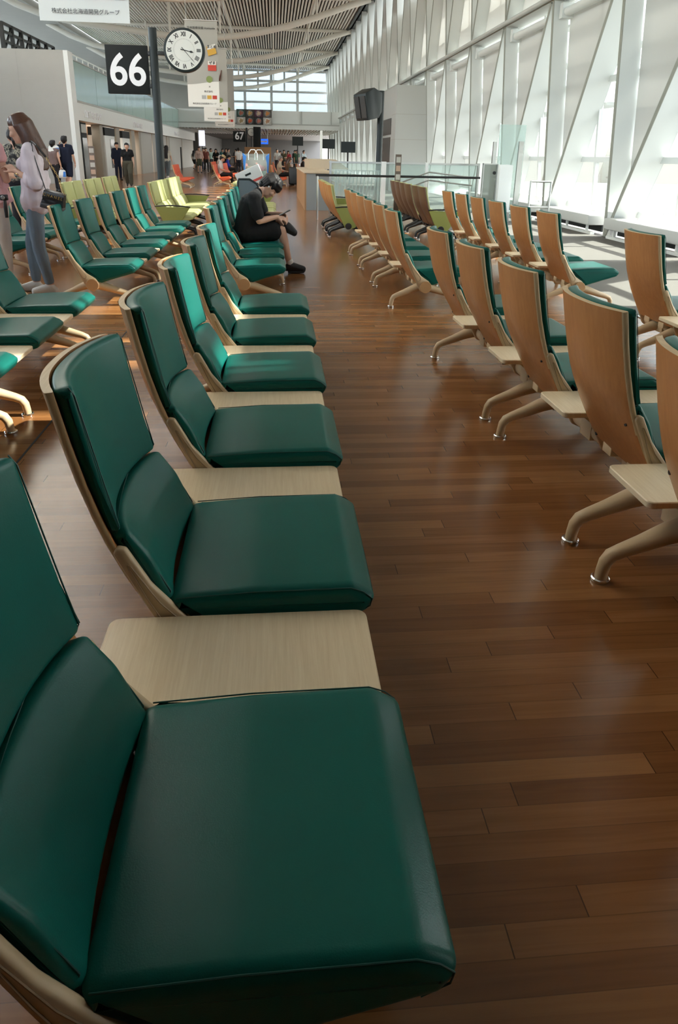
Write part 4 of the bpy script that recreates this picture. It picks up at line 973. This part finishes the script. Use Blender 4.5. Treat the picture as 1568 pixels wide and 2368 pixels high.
# banners
def banner(label, x, y, w, z0, z1, kind):
    b = empty('hanging_banner', label, 'banner', (x, y, 0), 0, 'hanging company banners'); n = 14
    mb = MB(); rings = []
    for k in range(n+1):
        z = z0 + (z1-z0)*k/n; yy = .012*sin(k*.9)
        rings.append([(-w/2, yy-.003, z), (w/2, yy-.003+.01*sin(k*.5), z), (w/2, yy+.003+.01*sin(k*.5), z), (-w/2, yy+.003, z)])
    mb.rings(rings); sh = mb.obj('sheet', 'paper' if kind == 0 else 'paper_grey', b, ang=50)
    mb = MB(); mb.cyl((-w/2-.03, 0, z1), (w/2+.03, 0, z1), .018, 10); mb.obj('top_bar', 'steel', b)
    for xx in (-w/2+.05, w/2-.05):
        mb = MB(); mb.cyl((xx, 0, z1), (xx, 0, 9.56), .004, 6); mb.obj('wire', 'steel', b)
    text_obj('company_name', '株式会社北海道開発グループ', w*.058, 'ink', sh, (.02, -.022, z0+w*.10), sx=1.0, depth=.001)
    def patch(nm, x0, x1, za, zb, m, y0=-.020): q = MB(); q.box(x0, x1, y0-.002, y0, za, zb); return q.obj(nm, m, sh, smooth=False)
    red = mat('print red', (.55, .05, .03), .6); yel = mat('print yellow', (.62, .36, .05), .6); blu = mat('print blue', (.02, .06, .30), .6); gry = mat('print grey', (.42, .43, .42), .7)
    zz = z0 + w*.24
    if kind == 0:
        for i, m in enumerate((gry, red, red, blu)): patch('picture', -.10+.15*i, .01+.15*i, zz, zz+.14, m)
    else:
        q = MB(); pts = [(-w/2+.002, z0+.002)] + [(w/2-.002, z0+.002)] + [(w/2-.002-(w-.004)*k/16, z0+w*.66+w*.10*(.5+.5*cos(pi*k/16))) for k in range(17)]
        q.rings([[(x_, -.018, z_) for x_, z_ in pts], [(x_, -.015, z_) for x_, z_ in pts]]); wp_ = q.obj('white_print', 'paper', sh, smooth=False)
        text_obj('company_name', '株式会社', w*.07, 'ink', sh, (.16, -.022, z0+w*.46), depth=.001)
        for i, m in enumerate((gry, yel, red)): patch('picture', -.06+.17*i, .08+.17*i, zz, zz+.11, m)
        text_obj('cross_mark', '×', .12, 'ink', sh, (.20, -.022, z0+w*.60), depth=.001)
        q = MB(); q.disc((.20, -.016, z0+w*.82), (0, -1, 0), .10, .006, 20); q.obj('round_emblem', mat('emblem green', (.20, .26, .08), .6), sh)
        if kind == 1:
            for zc, m, tx in ((z0+1.66, yel, 'まとめ'), (z0+1.20, red, 'ぜま')):
                q = MB(); q.obox((.30, -.030, zc), (.13, 0, .04 if m is yel else 0), (0, .012, 0), (-.03 if m is yel else 0, 0, .13)); pk = q.obj('product_box', m, sh, smooth=False)
                q = MB(); q.obox((.30, -.034, zc+.09), (.125, 0, .035 if m is yel else 0), (0, .010, 0), (0, 0, .055)); q.obj('box_top', 'paper', pk, smooth=False)
                text_obj('box_lettering', tx, .10, 'ink', pk, (.31, -.047, zc+.09), depth=.001, bold=.003)
            text_obj('headline', '日本医療支援 Hokkaido', .085, 'ink', sh, (0, -.022, z1-.22), depth=.001)
        if kind == 2:
            q = MB(); q.tube([(.18, -.02, z0+1.55), (.22, -.03, z0+1.72), (.26, -.03, z0+1.86), (.28, -.02, z0+1.95)], [.09, .10, .05, .05], 12, flat=.3, up=(0, 1, 0)); q.obj('bottle_picture', mat('print brown', (.10, .025, .015), .5), sh)
    return b
banner('white company banner cut by the top picture edge, nearest of the hanging banners', -2.155, 9, 1.01, 2.70, 5.35, 0)
banner('grey banner with yellow and red product boxes right behind the big clock', -2.245, 24, 1.0, 2.71, 5.20, 1)
banner('grey banner with a brown bottle picture, second behind the big clock', -2.42, 31, 1.0, 2.58, 5.35, 2)
banner('grey banner nearest the end window, last behind the big clock', -2.50, 37.5, 1.0, 2.60, 5.30, 3)
# food picture panel on the bridge
fp = empty('food_panel', 'panel of eight food pictures on the bridge front', 'sign', (-1.70, 63.40, 0))
mb = MB(); mb.box(-1.52, 1.50, -.06, .03, 3.72, 4.94); mb.obj('board', 'dark', fp, smooth=False)
cols = [((.02, .05, .04), (.35, .10, .06)), ((.04, .03, .02), (.50, .30, .10)), ((.06, .01, .03), (.55, .40, .28)), ((.10, .09, .08), (.55, .22, .06)), ((.45, .42, .38), (.40, .28, .14)), ((.03, .03, .03), (.60, .10, .03)), ((.02, .02, .02), (.45, .16, .12)), ((.50, .48, .45), (.55, .30, .18))]
for i, (c1, c2) in enumerate(cols):
    xx = -1.50+.75*(i % 4); zz = 4.34-.61*(i//4)
    mb = MB(); mb.box(xx+.01, xx+.73, -.07, -.06, zz, zz+.58); t = mb.obj('picture', mat('food ground %d' % i, c1, .6), fp, smooth=False)
    mb = MB(); mb.tube([(xx+.37, -.072, zz+.29), (xx+.37, -.082, zz+.29)], [.25, .25], 24); mb.obj('dish', mat('dish rim %d' % i, tuple(min(.8, 1.2*a+.12) for a in c1), .4), t)
    mb = MB()
    for k in range(9): a = k*2.4; mb.sphere((xx+.37+.15*cos(a)*(k/9+.2), -.095, zz+.29+.15*sin(a)*(k/9+.2)), .07, 8, 1, .3, .8)
    o = mb.obj('food', mat('food %d' % i, c2, .5, noise_amt=.4, noise_scale=9), t); o['kind'] = 'stuff'
# departures monitor on the right pole
mo = empty('monitor_stand', 'dark double monitor on a tall pole above the gate barrier', 'monitor', (2.93, 20, 0), radians(24))
mb = MB(); mb.cyl((0, 0, 0), (0, 0, 3.0), .085, 20); mb.obj('pole', 'black_metal', mo)
mb = MB(); mb.rings([[(-.70, -.32, 2.88), (-.58, -.32, 2.22), (-.20, -.25, 2.30), (-.02, -.10, 2.46), (-.02, -.10, 2.94), (-.42, -.32, 3.04)], [(-.70, .32, 2.88), (-.58, .32, 2.22), (-.20, .25, 2.30), (-.02, .10, 2.46), (-.02, .10, 2.94), (-.42, .32, 3.04)]]); hs2 = mb.obj('housing', 'black_metal', mo, bevel=.02)
for y0, y1 in ((-.28, -.03), (.03, .28)):
    mb = MB(); mb.rings([[(-.712, y0, 2.82), (-.712, y1, 2.82), (-.612, y1, 2.28), (-.612, y0, 2.28)], [(-.69, y0, 2.82), (-.69, y1, 2.82), (-.59, y1, 2.28), (-.59, y0, 2.28)]]); mb.obj('screen', mat('monitor glass', (.05, .05, .05), .15), hs2, smooth=False)
# white vestibule block
mb = MB(); mb.box(4.62, 6.4, 27.5, 32.5, 0, 3.86); o = mb.obj('vestibule', 'lightgrey', smooth=False); struct(o)
mb = MB(); mb.box(4.60, 4.63, 28.6, 32.0, 0, 2.05); mb.box(4.595, 4.62, 28.5, 32.1, 2.15, 2.75); mb.obj('doorway', mat('brown grey door', (.09, .08, .07), .5), o, smooth=False)
mb = MB()
for z in (.95, 1.95, 2.85): mb.box(4.614, 6.4, 27.494, 27.5, z-.012, z+.012); mb.box(4.614, 4.62, 27.494, 28.4, z-.012, z+.012)
mb.obj('panel_joint', 'grey', o, smooth=False)
# gate barrier
gb = empty('glass_barrier', 'waist high glass barrier with steel top rail behind the lime benches', 'barrier', (0, 16, 0))
for a, b in ((1.28, 2.40), (2.52, 3.42), (3.48, 4.62)):
    mb = MB(); mb.box(a, b, -.008, .008, .12, 1.15); mb.obj('glass_panel', 'glass_panel', gb, smooth=False)
for xx, w, m in ((1.25, .025, 'steel'), (2.46, .055, 'white'), (3.45, .035, 'white'), (4.65, .025, 'steel')):
    mb = MB(); mb.box(xx-w, xx+w, -.03, .03, 0, 1.20); mb.obj('post', m, gb, smooth=False)
mb = MB(); mb.box(1.22, 4.68, -.025, .025, 1.15, 1.19); mb.obj('top_rail', 'steel', gb, smooth=False)
hr = empty('handrail', 'long black handrail crossing behind the lime benches', 'rail', (.04, 14.95, 0))
mb = MB(); mb.cyl((.82, 0, .915), (4.36, 0, .912), .024, 12); mb.obj('rail', 'black', hr)
for xx in (.86, 2.6, 4.32):
    mb = MB(); mb.cyl((xx, 0, 0), (xx, 0, .93), .018, 10); mb.obj('post', 'steel', hr)
for sl_ in range(2):
    pass
rr = empty('ramp_rail', 'steel ramp handrails rising behind the black handrail', 'rail', (.05, 15.5, 0))
for dz in (0, -.17):
    mb = MB(); mb.tube([(2.6, 0, .72+dz), (3.35, 0, 1.0+dz), (4.35, 0, .90+dz)], .016, 8); mb.obj('rail', 'steel', rr)
for xx, zz in ((2.7, .75), (3.35, .98), (3.75, .95), (4.3, .89)):
    mb = MB(); mb.cyl((xx, 0, 0), (xx, 0, zz), .014, 8); mb.obj('post', 'steel', rr)
bq = empty('slanted_bars', 'low row of slanted steel bars left of the glass barrier', 'barrier', (0, 18, 0))  # stand-in: slanted bars in place of pale lines whose source is unclear
for k in range(11):
    mb = MB(); mb.obox((1.60+.095*k, 0, .56), (.014, 0, 0), (0, .014, 0), (.045, 0, .40)); mb.obj('bar', 'steel', bq, smooth=False)
for z, xo in ((.17, -.05), (.96, .05)):
    mb = MB(); mb.box(1.54+xo, 2.62+xo, -.02, .02, z-.012, z+.012); mb.obj('rail', 'steel', bq, smooth=False)
mb = MB(); mb.box(1.53, 1.57, -.02, .02, 0, .97); mb.box(2.62, 2.66, -.02, .02, 0, .97); mb.obj('frame', 'steel', bq, smooth=False)
ct = empty('gate_counter', 'long boarding counter with a wooden front beside the aisle', 'counter', (0, 0, 0))
mb = MB(); mb.box(.74, .78, 17.6, 24., 0, .90); mb.obj('front_panel', 'tan_panel', ct, smooth=False)
mb = MB(); mb.box(.78, 1.40, 17.6, 24., 0, .88); mb.obj('body', mat('counter grey', (.22, .23, .23), .5), ct, smooth=False)
mb = MB(); mb.box(.72, 1.46, 17.56, 24.04, .88, .93); mb.obj('counter_top', 'pale_tan', ct, bevel=.008)
mb = MB(); mb.rings([[(1.0, 21., .93), (2.2, 21., .93), (1.8, 21., 1.2), (1.0, 21., 1.2)], [(1.0, 24., .93), (2.2, 24., .93), (1.8, 24., 1.2), (1.0, 24., 1.2)]]); mb.obj('raised_desk', 'pale_tan', ct, smooth=False)
wp2 = MB(); wp2.box(-.04, .04, -.04, .04, 0, 2.1); o = wp2.obj('white_post', 'white', None, bevel=.006); o.location = (1.60, 24.7, 0); tag(o, 'slim white post beside the boarding counter', 'post')
cb = empty('gate_cabinet', 'white gate cabinet with a grey glass door by the windows', 'cabinet', (4.62, 15, 0))
mb = MB(); mb.box(.16, .44, -.20, .22, 0, 1.19); mb.obj('body', 'white', cb, bevel=.006)
mb = MB(); mb.box(-.14, .14, -.03, .03, .06, 1.19); d = mb.obj('door', frosted_mat('grey cabinet glass', (.28, .30, .26), .72), cb, smooth=False)
mb = MB(); mb.box(-.16, -.14, -.04, .04, 0, 1.20); mb.box(.14, .16, -.04, .04, 0, 1.20); mb.box(-.16, .16, -.04, .04, 1.19, 1.215); mb.obj('frame', 'steel', cb, smooth=False)
mb = MB(); mb.disc((.09, -.031, 1.02), (0, -1, 0), .035, .01, 16); mb.obj('lock', 'black', d)
mb = MB(); mb.box(.15, .45, -.21, .23, 0, .22); mb.obj('plinth', 'offwhite', cb, smooth=False)
gp = empty('glass_gate', 'tall frameless glass gate beside the white cabinet', 'gate', (5.22, 15.6, 0))
mb = MB(); mb.box(-.27, .32, -.008, .008, .03, 2.02); mb.obj('glass_panel', 'glass_panel', gp, smooth=False)
mb = MB(); mb.box(.19, .30, -.03, .03, 0, 1.68); mb.obj('post', 'steel', gp, smooth=False)
mb = MB(); mb.box(-.39, -.31, -.03, .03, 0, 1.66); mb.obj('post', 'steel', gp, smooth=False)
mb = MB(); mb.cyl((-.16, -.06, .83), (.06, -.06, .80), .022, 10); mb.obj('push_bar', 'black', gp)
sf = empty('steel_frame', 'empty square steel frame standing by the window', 'barrier', (5.17, 13.4, 0))
for a, b in (((-.205, 0, 0), (-.205, 0, .915)), ((.205, 0, 0), (.205, 0, .915)), ((-.205, 0, .905), (.205, 0, .905)), ((-.205, 0, .42), (.205, 0, .42))):
    mb = MB(); mb.cyl(a, b, .020, 10); mb.obj('tube', 'steel', sf)
def notice(label, x, y, w, z0, z1):
    t = empty('notice_stand', label, 'sign', (x, y, 0), 0, 'slim brown notice stands'); mb = MB(); mb.box(-w/2, w/2, -.02, .02, 0, z1); mb.obj('board', mat('brown board', (.10, .07, .05), .5), t, bevel=.004)
    for k in range(5):
        mb = MB(); zz = z1 - .10 - k*.17; mb.box(-w*.38, w*.38, -.024, -.02, zz-.06, zz+.05); mb.obj('notice', mat('notice %d' % k, (.42, .28, .2) if k % 2 else (.40, .38, .34), .6), t, smooth=False)
    return t
notice('slim brown notice stand in front of the black handrail', 2.56, 14.68, .12, 0, 1.355)
notice('slim brown notice stand behind the left lime bench', -4.60, 18.6, .15, 0, 1.42)
for lb, x, y, z0, z1 in (('far dark monitor post at the bridge mouth', 1.8, 56., 2.0, 2.65), ('dark monitor above the far gate counter', 3.6, 48., 1.75, 2.35), ('dark monitor post against the far windows', 4.3, 42., 1.5, 2.1)):
    t = empty('monitor_stand', lb, 'monitor', (x, y, 0), 0, 'far dark monitor posts'); mb = MB(); mb.cyl((0, 0, 0), (0, 0, z1), .05, 10); mb.obj('pole', 'black', t); mb = MB(); mb.box(-.42, .42, -.12, -.05, z0, z1); mb.obj('screen', 'black_metal', t, smooth=False)
mb = MB(); mb.box(-.23, .23, -.05, .05, 1.86, 3.0); o = mb.obj('display_screen', mat('lit pale screen', (.5, .5, .6), .3, emit=(.62, .65, .85), emit_s=.55), None); o.location = (-5.72, 58., 0); tag(o, 'pale upright lit screen at the end of the shop row', 'screen')
m2 = MB(); m2.box(-.03, .03, .03, .09, 0, 3.02); m2.obj('stand', 'black', o, smooth=False)
# black lattice above the screen wall
lt = MB()
for z in (5.05, 5.4, 5.75, 6.05): lt.box(-10.80, -10.70, 31.2, 38., z-.05, z+.05)
for k in range(7): y = 31.2 + k*1.13; lt.box(-10.82, -10.68, y-.07, y+.07, 2.5, 6.08)
for k in range(6): y = 31.2 + k*1.13; lt.obox((-10.75, y+.56, 5.5), (0, .56, .5), (.03, 0, 0), (0, -.03, .03))
o = lt.obj('lattice', 'black', smooth=False); struct(o)
# roof trusses
prof = [(5.35, 9.45), (3.9, 9.0), (2.4, 8.47), (.9, 8.02), (-.6, 7.66), (-2.0, 7.42), (-3.6, 7.28), (-5.6, 7.32), (-7.7, 7.52), (-10., 7.75), (-12., 8.05), (-13.6, 8.6), (-15., 9.3)]
for i, y in enumerate((22., 32., 42., 52.2, 62.4, 72.)):
    mb = MB(); mb.tube([(x, y, z) for x, z in prof], .17, 14); o = mb.obj('roof_truss', 'tube'); struct(o)
    mb = MB(); mb.cyl((5.3, y, 9.42), (-15, y, 9.42), .11, 12); mb.obj('top_chord', 'tube', o)
    for xx in (-8.5, -5.6, -2.9, 0., 2.4):
        zz = [z0+(z1-z0)*(xx-x0)/(x1-x0) for (x0, z0), (x1, z1) in zip(prof, prof[1:]) if x1 <= xx <= x0][0]
        for dy in (-.42, .42):
            mb = MB(); mb.cyl((xx, y, zz), (xx, y+dy, 9.55), .055, 8); mb.obj('strut', 'tube', o)
for i, xx in enumerate((-10.5, -5.6, -2.9, 0., 2.4)):
    mb = MB(); mb.cyl((xx, 10, 9.50), (xx, 77, 9.50), .06, 8); o = mb.obj('trim_%d' % (10+i), 'tube'); struct(o)
# shops
X0 = -8.35
def shop(nm, lab, cat, y0, y1, z1, m, dep=.8, x0=X0):
    mb = MB(); mb.box(x0-dep, x0, y0, y1, 0, z1); o = mb.obj(nm, m, None, bevel=.01); tag(o, lab, cat, {'pillar': 'taupe shop pillars', 'shutter': 'pale shop shutters'}.get(cat, 'shop fronts under the mezzanine')); return o
o = shop('shop_kiosk', 'black shop portal next to the screen wall', 'shop front', 31.3, 33.2, 2.48, 'dark')
mb = MB(); mb.box(X0, X0+.02, 32.35, 33.1, .1, 1.85); mb.obj('vitrine', mat('vitrine glass', (.16, .19, .19), .12), o, smooth=False)
mb = MB(); mb.box(X0, X0+.02, 32.3, 33.15, 2.05, 2.4); mb.obj('header', 'lightgrey', o, smooth=False)
o = shop('shop_wall', 'white shop wall with a black band right of the black portal', 'shop front', 33.6, 35.6, 2.3, 'white', .3, -9.6)
mb = MB(); mb.box(-9.6, -9.58, 33.6, 35.6, 1.9, 2.3); mb.obj('header', 'dark', o, smooth=False)
taupe = mat('taupe pillar', (.30, .27, .22), .5)
for k, (y0, y1, lb) in enumerate(((35.7, 36.3, 'taupe shop pillar left of the white kiosk with a dark vitrine'), (39.2, 40.1, 'taupe shop pillar between the two white kiosks'), (43.3, 44.3, 'taupe shop pillar behind the woman in black'), (45.6, 46.0, 'thin taupe shop pillar left of the dark sign post'), (57.2, 58.4, 'taupe shop pillar right of the dark sign post'))):
    shop('shop_pillar', lb, 'pillar', y0, y1, 2.5, taupe, .4)
o = shop('shop_kiosk', 'white shop kiosk with a black header and a dark vitrine', 'shop front', 36.6, 38.8, 2.45, 'white')
mb = MB(); mb.box(X0, X0+.02, 36.6, 38.8, 2.05, 2.42); mb.box(X0-.8, X0, 36.585, 36.6, 2.05, 2.42); mb.obj('header', 'dark', o, smooth=False)
mb = MB(); mb.box(X0, X0+.02, 37.7, 38.6, .5, 1.9); mb.obj('vitrine', mat('dark vitrine', (.05, .055, .055), .12), o, smooth=False)
o = shop('shop_kiosk', 'white shop kiosk with a round bracket emblem behind the woman in black', 'shop front', 40.7, 42.7, 2.4, 'white')
mb = MB(); mb.box(X0, X0+.02, 40.7, 42.7, 2.02, 2.38); mb.box(X0-.8, X0, 40.685, 40.7, 2.02, 2.38); mb.obj('header', 'dark', o, smooth=False)
mb = MB(); mb.box(X0-.8, X0, 40.68, 40.7, 0, 1.0); mb.obj('base', 'dark', o, smooth=False)
for sx, bd in ((-.62, '('), (-.40, 'I'), (-.18, ')')):
    text_obj('emblem', bd, .34, 'dark', o, (X0+sx, 40.68, 1.5), sx=1.2, bold=.008)
mb = MB(); mb.box(X0, X0+.02, 41.9, 42.6, .5, 1.75); mb.obj('vitrine', mat('grey vitrine', (.14, .17, .17), .12), o, smooth=False)
for k, (y0, y1, lb) in enumerate(((46.2, 50.2, 'pale shop shutter left of the dark sign post'), (50.6, 56.8, 'pale shop shutter behind the dark sign post'), (58.6, 66., 'pale shop shutter with a black pole in front'), (66.4, 75., 'last pale shop shutter before the bridge'))):
    shop('shop_shutter', lb, 'shutter', y0, y1, 2.5, 'offwhite', .2)
o = MB(); o.cyl((-7.6, 59.5, 0), (-7.6, 59.5, 1.75), .06, 10); q = o.obj('queue_post', 'black', None); tag(q, 'thin black pole in front of the pale shop shutter', 'post')
for y0, lb in ((32.55, 0), (43.3, 1), (60.5, 2)):
    me = text_mesh('DUTY FREE SHOP', .42, .012, 'LEFT', .90)
    o = link('fascia_lettering', me, 'sign_white', None, smooth=False); o.location = (-8.188, y0, 2.80); o.rotation_euler = (pi/2, 0, pi/2)
    tag(o, ['white duty free lettering on the fascia nearest the screen wall', 'white duty free lettering on the fascia above the woman in black', 'white duty free lettering on the fascia right of the dark post'][lb], 'lettering', 'duty free letterings on the fascia')
# shop ceiling lamps
for i, y in enumerate((33.5, 38.5, 43.5, 49, 55, 62, 70)):
    ld = bpy.data.lights.new('shop_lamp', 'AREA'); ld.shape = 'RECTANGLE'; ld.size = 1.2; ld.size_y = 3.; ld.energy = 70; ld.color = (1, .95, .86)
    lo = bpy.data.objects.new('shop_lamp', ld); COL.objects.link(lo); lo.location = (-10.4, y, 2.48)
# luggage cart with its load
cartm = mat('cart grey', (.10, .13, .14), .45)
lc = empty('luggage_cart', 'grey luggage cart behind the bowed boy', 'cart', (-.44, 10.74, 0))
mb = MB(); mb.tube([(-.12, 0, .20), (-.115, 0, .90), (-.10, 0, .945), (.06, 0, .945), (.17, 0, .88), (.20, 0, .80), (.24, 0, .16)], .016, 10); fr = mb.obj('frame', 'black_metal', lc)
mb = MB(); mb.rings([[(-.10, -.006, .56), (.20, -.006, .56), (.16, -.006, .87), (.06, -.006, .93), (-.10, -.006, .93)], [(-.10, .006, .56), (.20, .006, .56), (.16, .006, .87), (.06, .006, .93), (-.10, .006, .93)]]); mb.obj('panel', cartm, lc, smooth=False)
mb = MB(); mb.box(-.12, .50, -.02, .62, .16, .20); mb.box(-.12, .46, .0, .6, .80, .83); mb.obj('tray', 'steel', lc, bevel=.006)
for xx, yy in ((-.08, .05), (.44, .05), (.18, .68)):
    mb = MB(); mb.disc((xx-.02, yy, .08), (1, 0, 0), .08, .04, 20, .01); mb.obj('wheel', 'black', lc); mb = MB(); mb.box(xx-.03, xx+.03, yy-.015, yy+.015, .08, .17); mb.obj('fork', 'steel', lc, smooth=False)
bx = empty('carton', 'white carton with a red stripe tilted on the luggage cart', 'box', (-.30, 10.86, .905)); bx.rotation_euler = (0, radians(-24), 0)
mb = MB(); mb.box(-.20, .13, -.10, .14, -.02, .19); cbx = mb.obj('box_body', mat('white carton', (.58, .58, .55), .6), bx, bevel=.004)
mb = MB(); mb.box(-.17, .12, -.103, -.10, .005, .035); mb.obj('red_stripe', mat('red stripe', (.50, .05, .03), .5), cbx, smooth=False)
mb = MB(); mb.box(-.08, .0, -.103, -.10, .11, .135); mb.obj('hand_hole', 'dark', cbx, smooth=False)
tb = empty('vinyl_bag', 'clear vinyl bag with blue ends on top of the luggage cart', 'bag', (-.285, 11.13, .93))
tb.scale = (.96,)*3; bx.scale = (1.15,)*3
film = frosted_mat('clear vinyl', (.60, .66, .64), .26)
mb = MB(); rings = []
for z, w, d in ((0, .16, .08), (.06, .175, .10), (.20, .185, .10), (.33, .195, .06), (.37, .205, .02)):
    rings.append([(w*(1 if cos(t) > 0 else -1)*min(1, abs(cos(t))*1.25), d*sin(t), z+.03*abs(cos(t))*(z > .3)) for t in [2*pi*i/32 for i in range(32)]])
mb.rings(rings); mb.obj('bag_body', film, tb, ang=60)
for sx in (-1, 1):
    mb = MB(); mb.rings([[(sx*.178, y, .10), (sx*.194, y, .10), (sx*.214, y, .405), (sx*.155, y, .36)] for y in (-.055, .055)]); mb.obj('blue_gusset', blue, tb, bevel=.008)
for yy in (-.05, .05):
    mb = MB(); mb.tube([(-.07+yy, yy, .30), (-.07+yy, yy, .40), (-.03+yy, yy, .455), (.03+yy, yy, .455), (.07+yy, yy, .40), (.07+yy, yy, .30)], .007, 8); mb.obj('handle', 'white', tb)
for i, (x, z, c, r) in enumerate(((-.08, .14, (.42, .24, .10), .07), (.07, .17, (.50, .10, .14), .05), (.0, .10, (.45, .50, .45), .07), (.11, .08, (.30, .42, .36), .05))):
    mb = MB(); mb.box(-r, r, -.05, .05, -r*.8, r*.8); o = mb.obj('packet', mat('packet %d' % i, c, .5), None, bevel=.01); o.location = (-.285+x*1., 11.13, .93+z*1.); o.rotation_euler = (0, .5*i, .2)
    tag(o, ['tan packet inside the clear vinyl bag', 'pink packet inside the clear vinyl bag', 'pale grey packet inside the clear vinyl bag', 'green packet inside the clear vinyl bag'][i], 'packet', 'packets inside the clear vinyl bag')
cn = empty('drink_can', 'blue can standing past the elbow of the bowed boy', 'can', (.02, 8.75, .36)); mb = MB(); mb.tube([(0, 0, 0), (0, 0, .01), (0, 0, .20), (0, 0, .215)], [.055, .062, .062, .055], 20); mb.obj('can_body', mat('can blue', (.04, .08, .17), .35), cn); mb = MB(); mb.tube([(0, 0, .216), (0, 0, .235)], [.056, .05], 20); mb.obj('lid', mat('can red', (.45, .03, .03), .4), cn)
# ------------------------------------------------------------------ daylight and camera
w = bpy.data.worlds.new('sky'); SC.world = w; w.use_nodes = True; nt = w.node_tree
bg = nt.nodes['Background']; st = nt.nodes.new('ShaderNodeTexSky'); st.sky_type = 'NISHITA'
st.sun_disc = False; st.sun_elevation = radians(46); st.sun_rotation = radians(90); st.air_density = 1.0; st.dust_density = 2.5; st.ozone_density = 1.0
hs = nt.nodes.new('ShaderNodeHueSaturation'); hs.inputs['Saturation'].default_value = .45
nt.links.new(st.outputs[0], hs.inputs['Color']); nt.links.new(hs.outputs[0], bg.inputs['Color']); bg.inputs['Strength'].default_value = .55
sd = bpy.data.lights.new('sun', 'SUN'); sd.energy = 7.5; sd.angle = radians(.6); sd.color = (1., .95, .87)
so = bpy.data.objects.new('sun', sd); COL.objects.link(so)
d = V((-1, .02, -math.tan(radians(46)))); so.rotation_euler = d.to_track_quat('-Z', 'Y').to_euler(); so.location = (30, 20, 30)

cd = bpy.data.cameras.new('camera'); co = bpy.data.objects.new('camera', cd); COL.objects.link(co); SC.camera = co
F_, CU, CV, YAW, PIT, ROL, CH = 1561.64, 777.74, 916.8, .0926, .342, .0198, 1.3
fw = V((sin(YAW)*cos(PIT), cos(YAW)*cos(PIT), -sin(PIT))); r = V((cos(YAW), -sin(YAW), 0)); u = r.cross(fw)
r2 = r*cos(ROL) + u*sin(ROL); u2 = u*cos(ROL) - r*sin(ROL)
co.matrix_world = Matrix(((r2.x, u2.x, -fw.x, 0), (r2.y, u2.y, -fw.y, 0), (r2.z, u2.z, -fw.z, CH), (0, 0, 0, 1)))
cd.sensor_fit = 'VERTICAL'; cd.sensor_height = 36; cd.lens = F_/2368*36
cd.shift_x = (784-CU)/2368; cd.shift_y = (CV-1184)/2368
cd.clip_start = .05; cd.clip_end = 500
vs = SC.view_settings; vs.view_transform = 'Standard'; vs.look = 'None'; vs.gamma = 1; vs.use_curve_mapping = False; vs.exposure = 2.05
SC.cycles.max_bounces = 8; SC.cycles.diffuse_bounces = 5; SC.cycles.glossy_bounces = 4; SC.cycles.transparent_max_bounces = 16
SC.cycles.sample_clamp_indirect = 6.; SC.cycles.caustics_reflective = False; SC.cycles.caustics_refractive = False
bpy.data.scenes.remove(TMP)
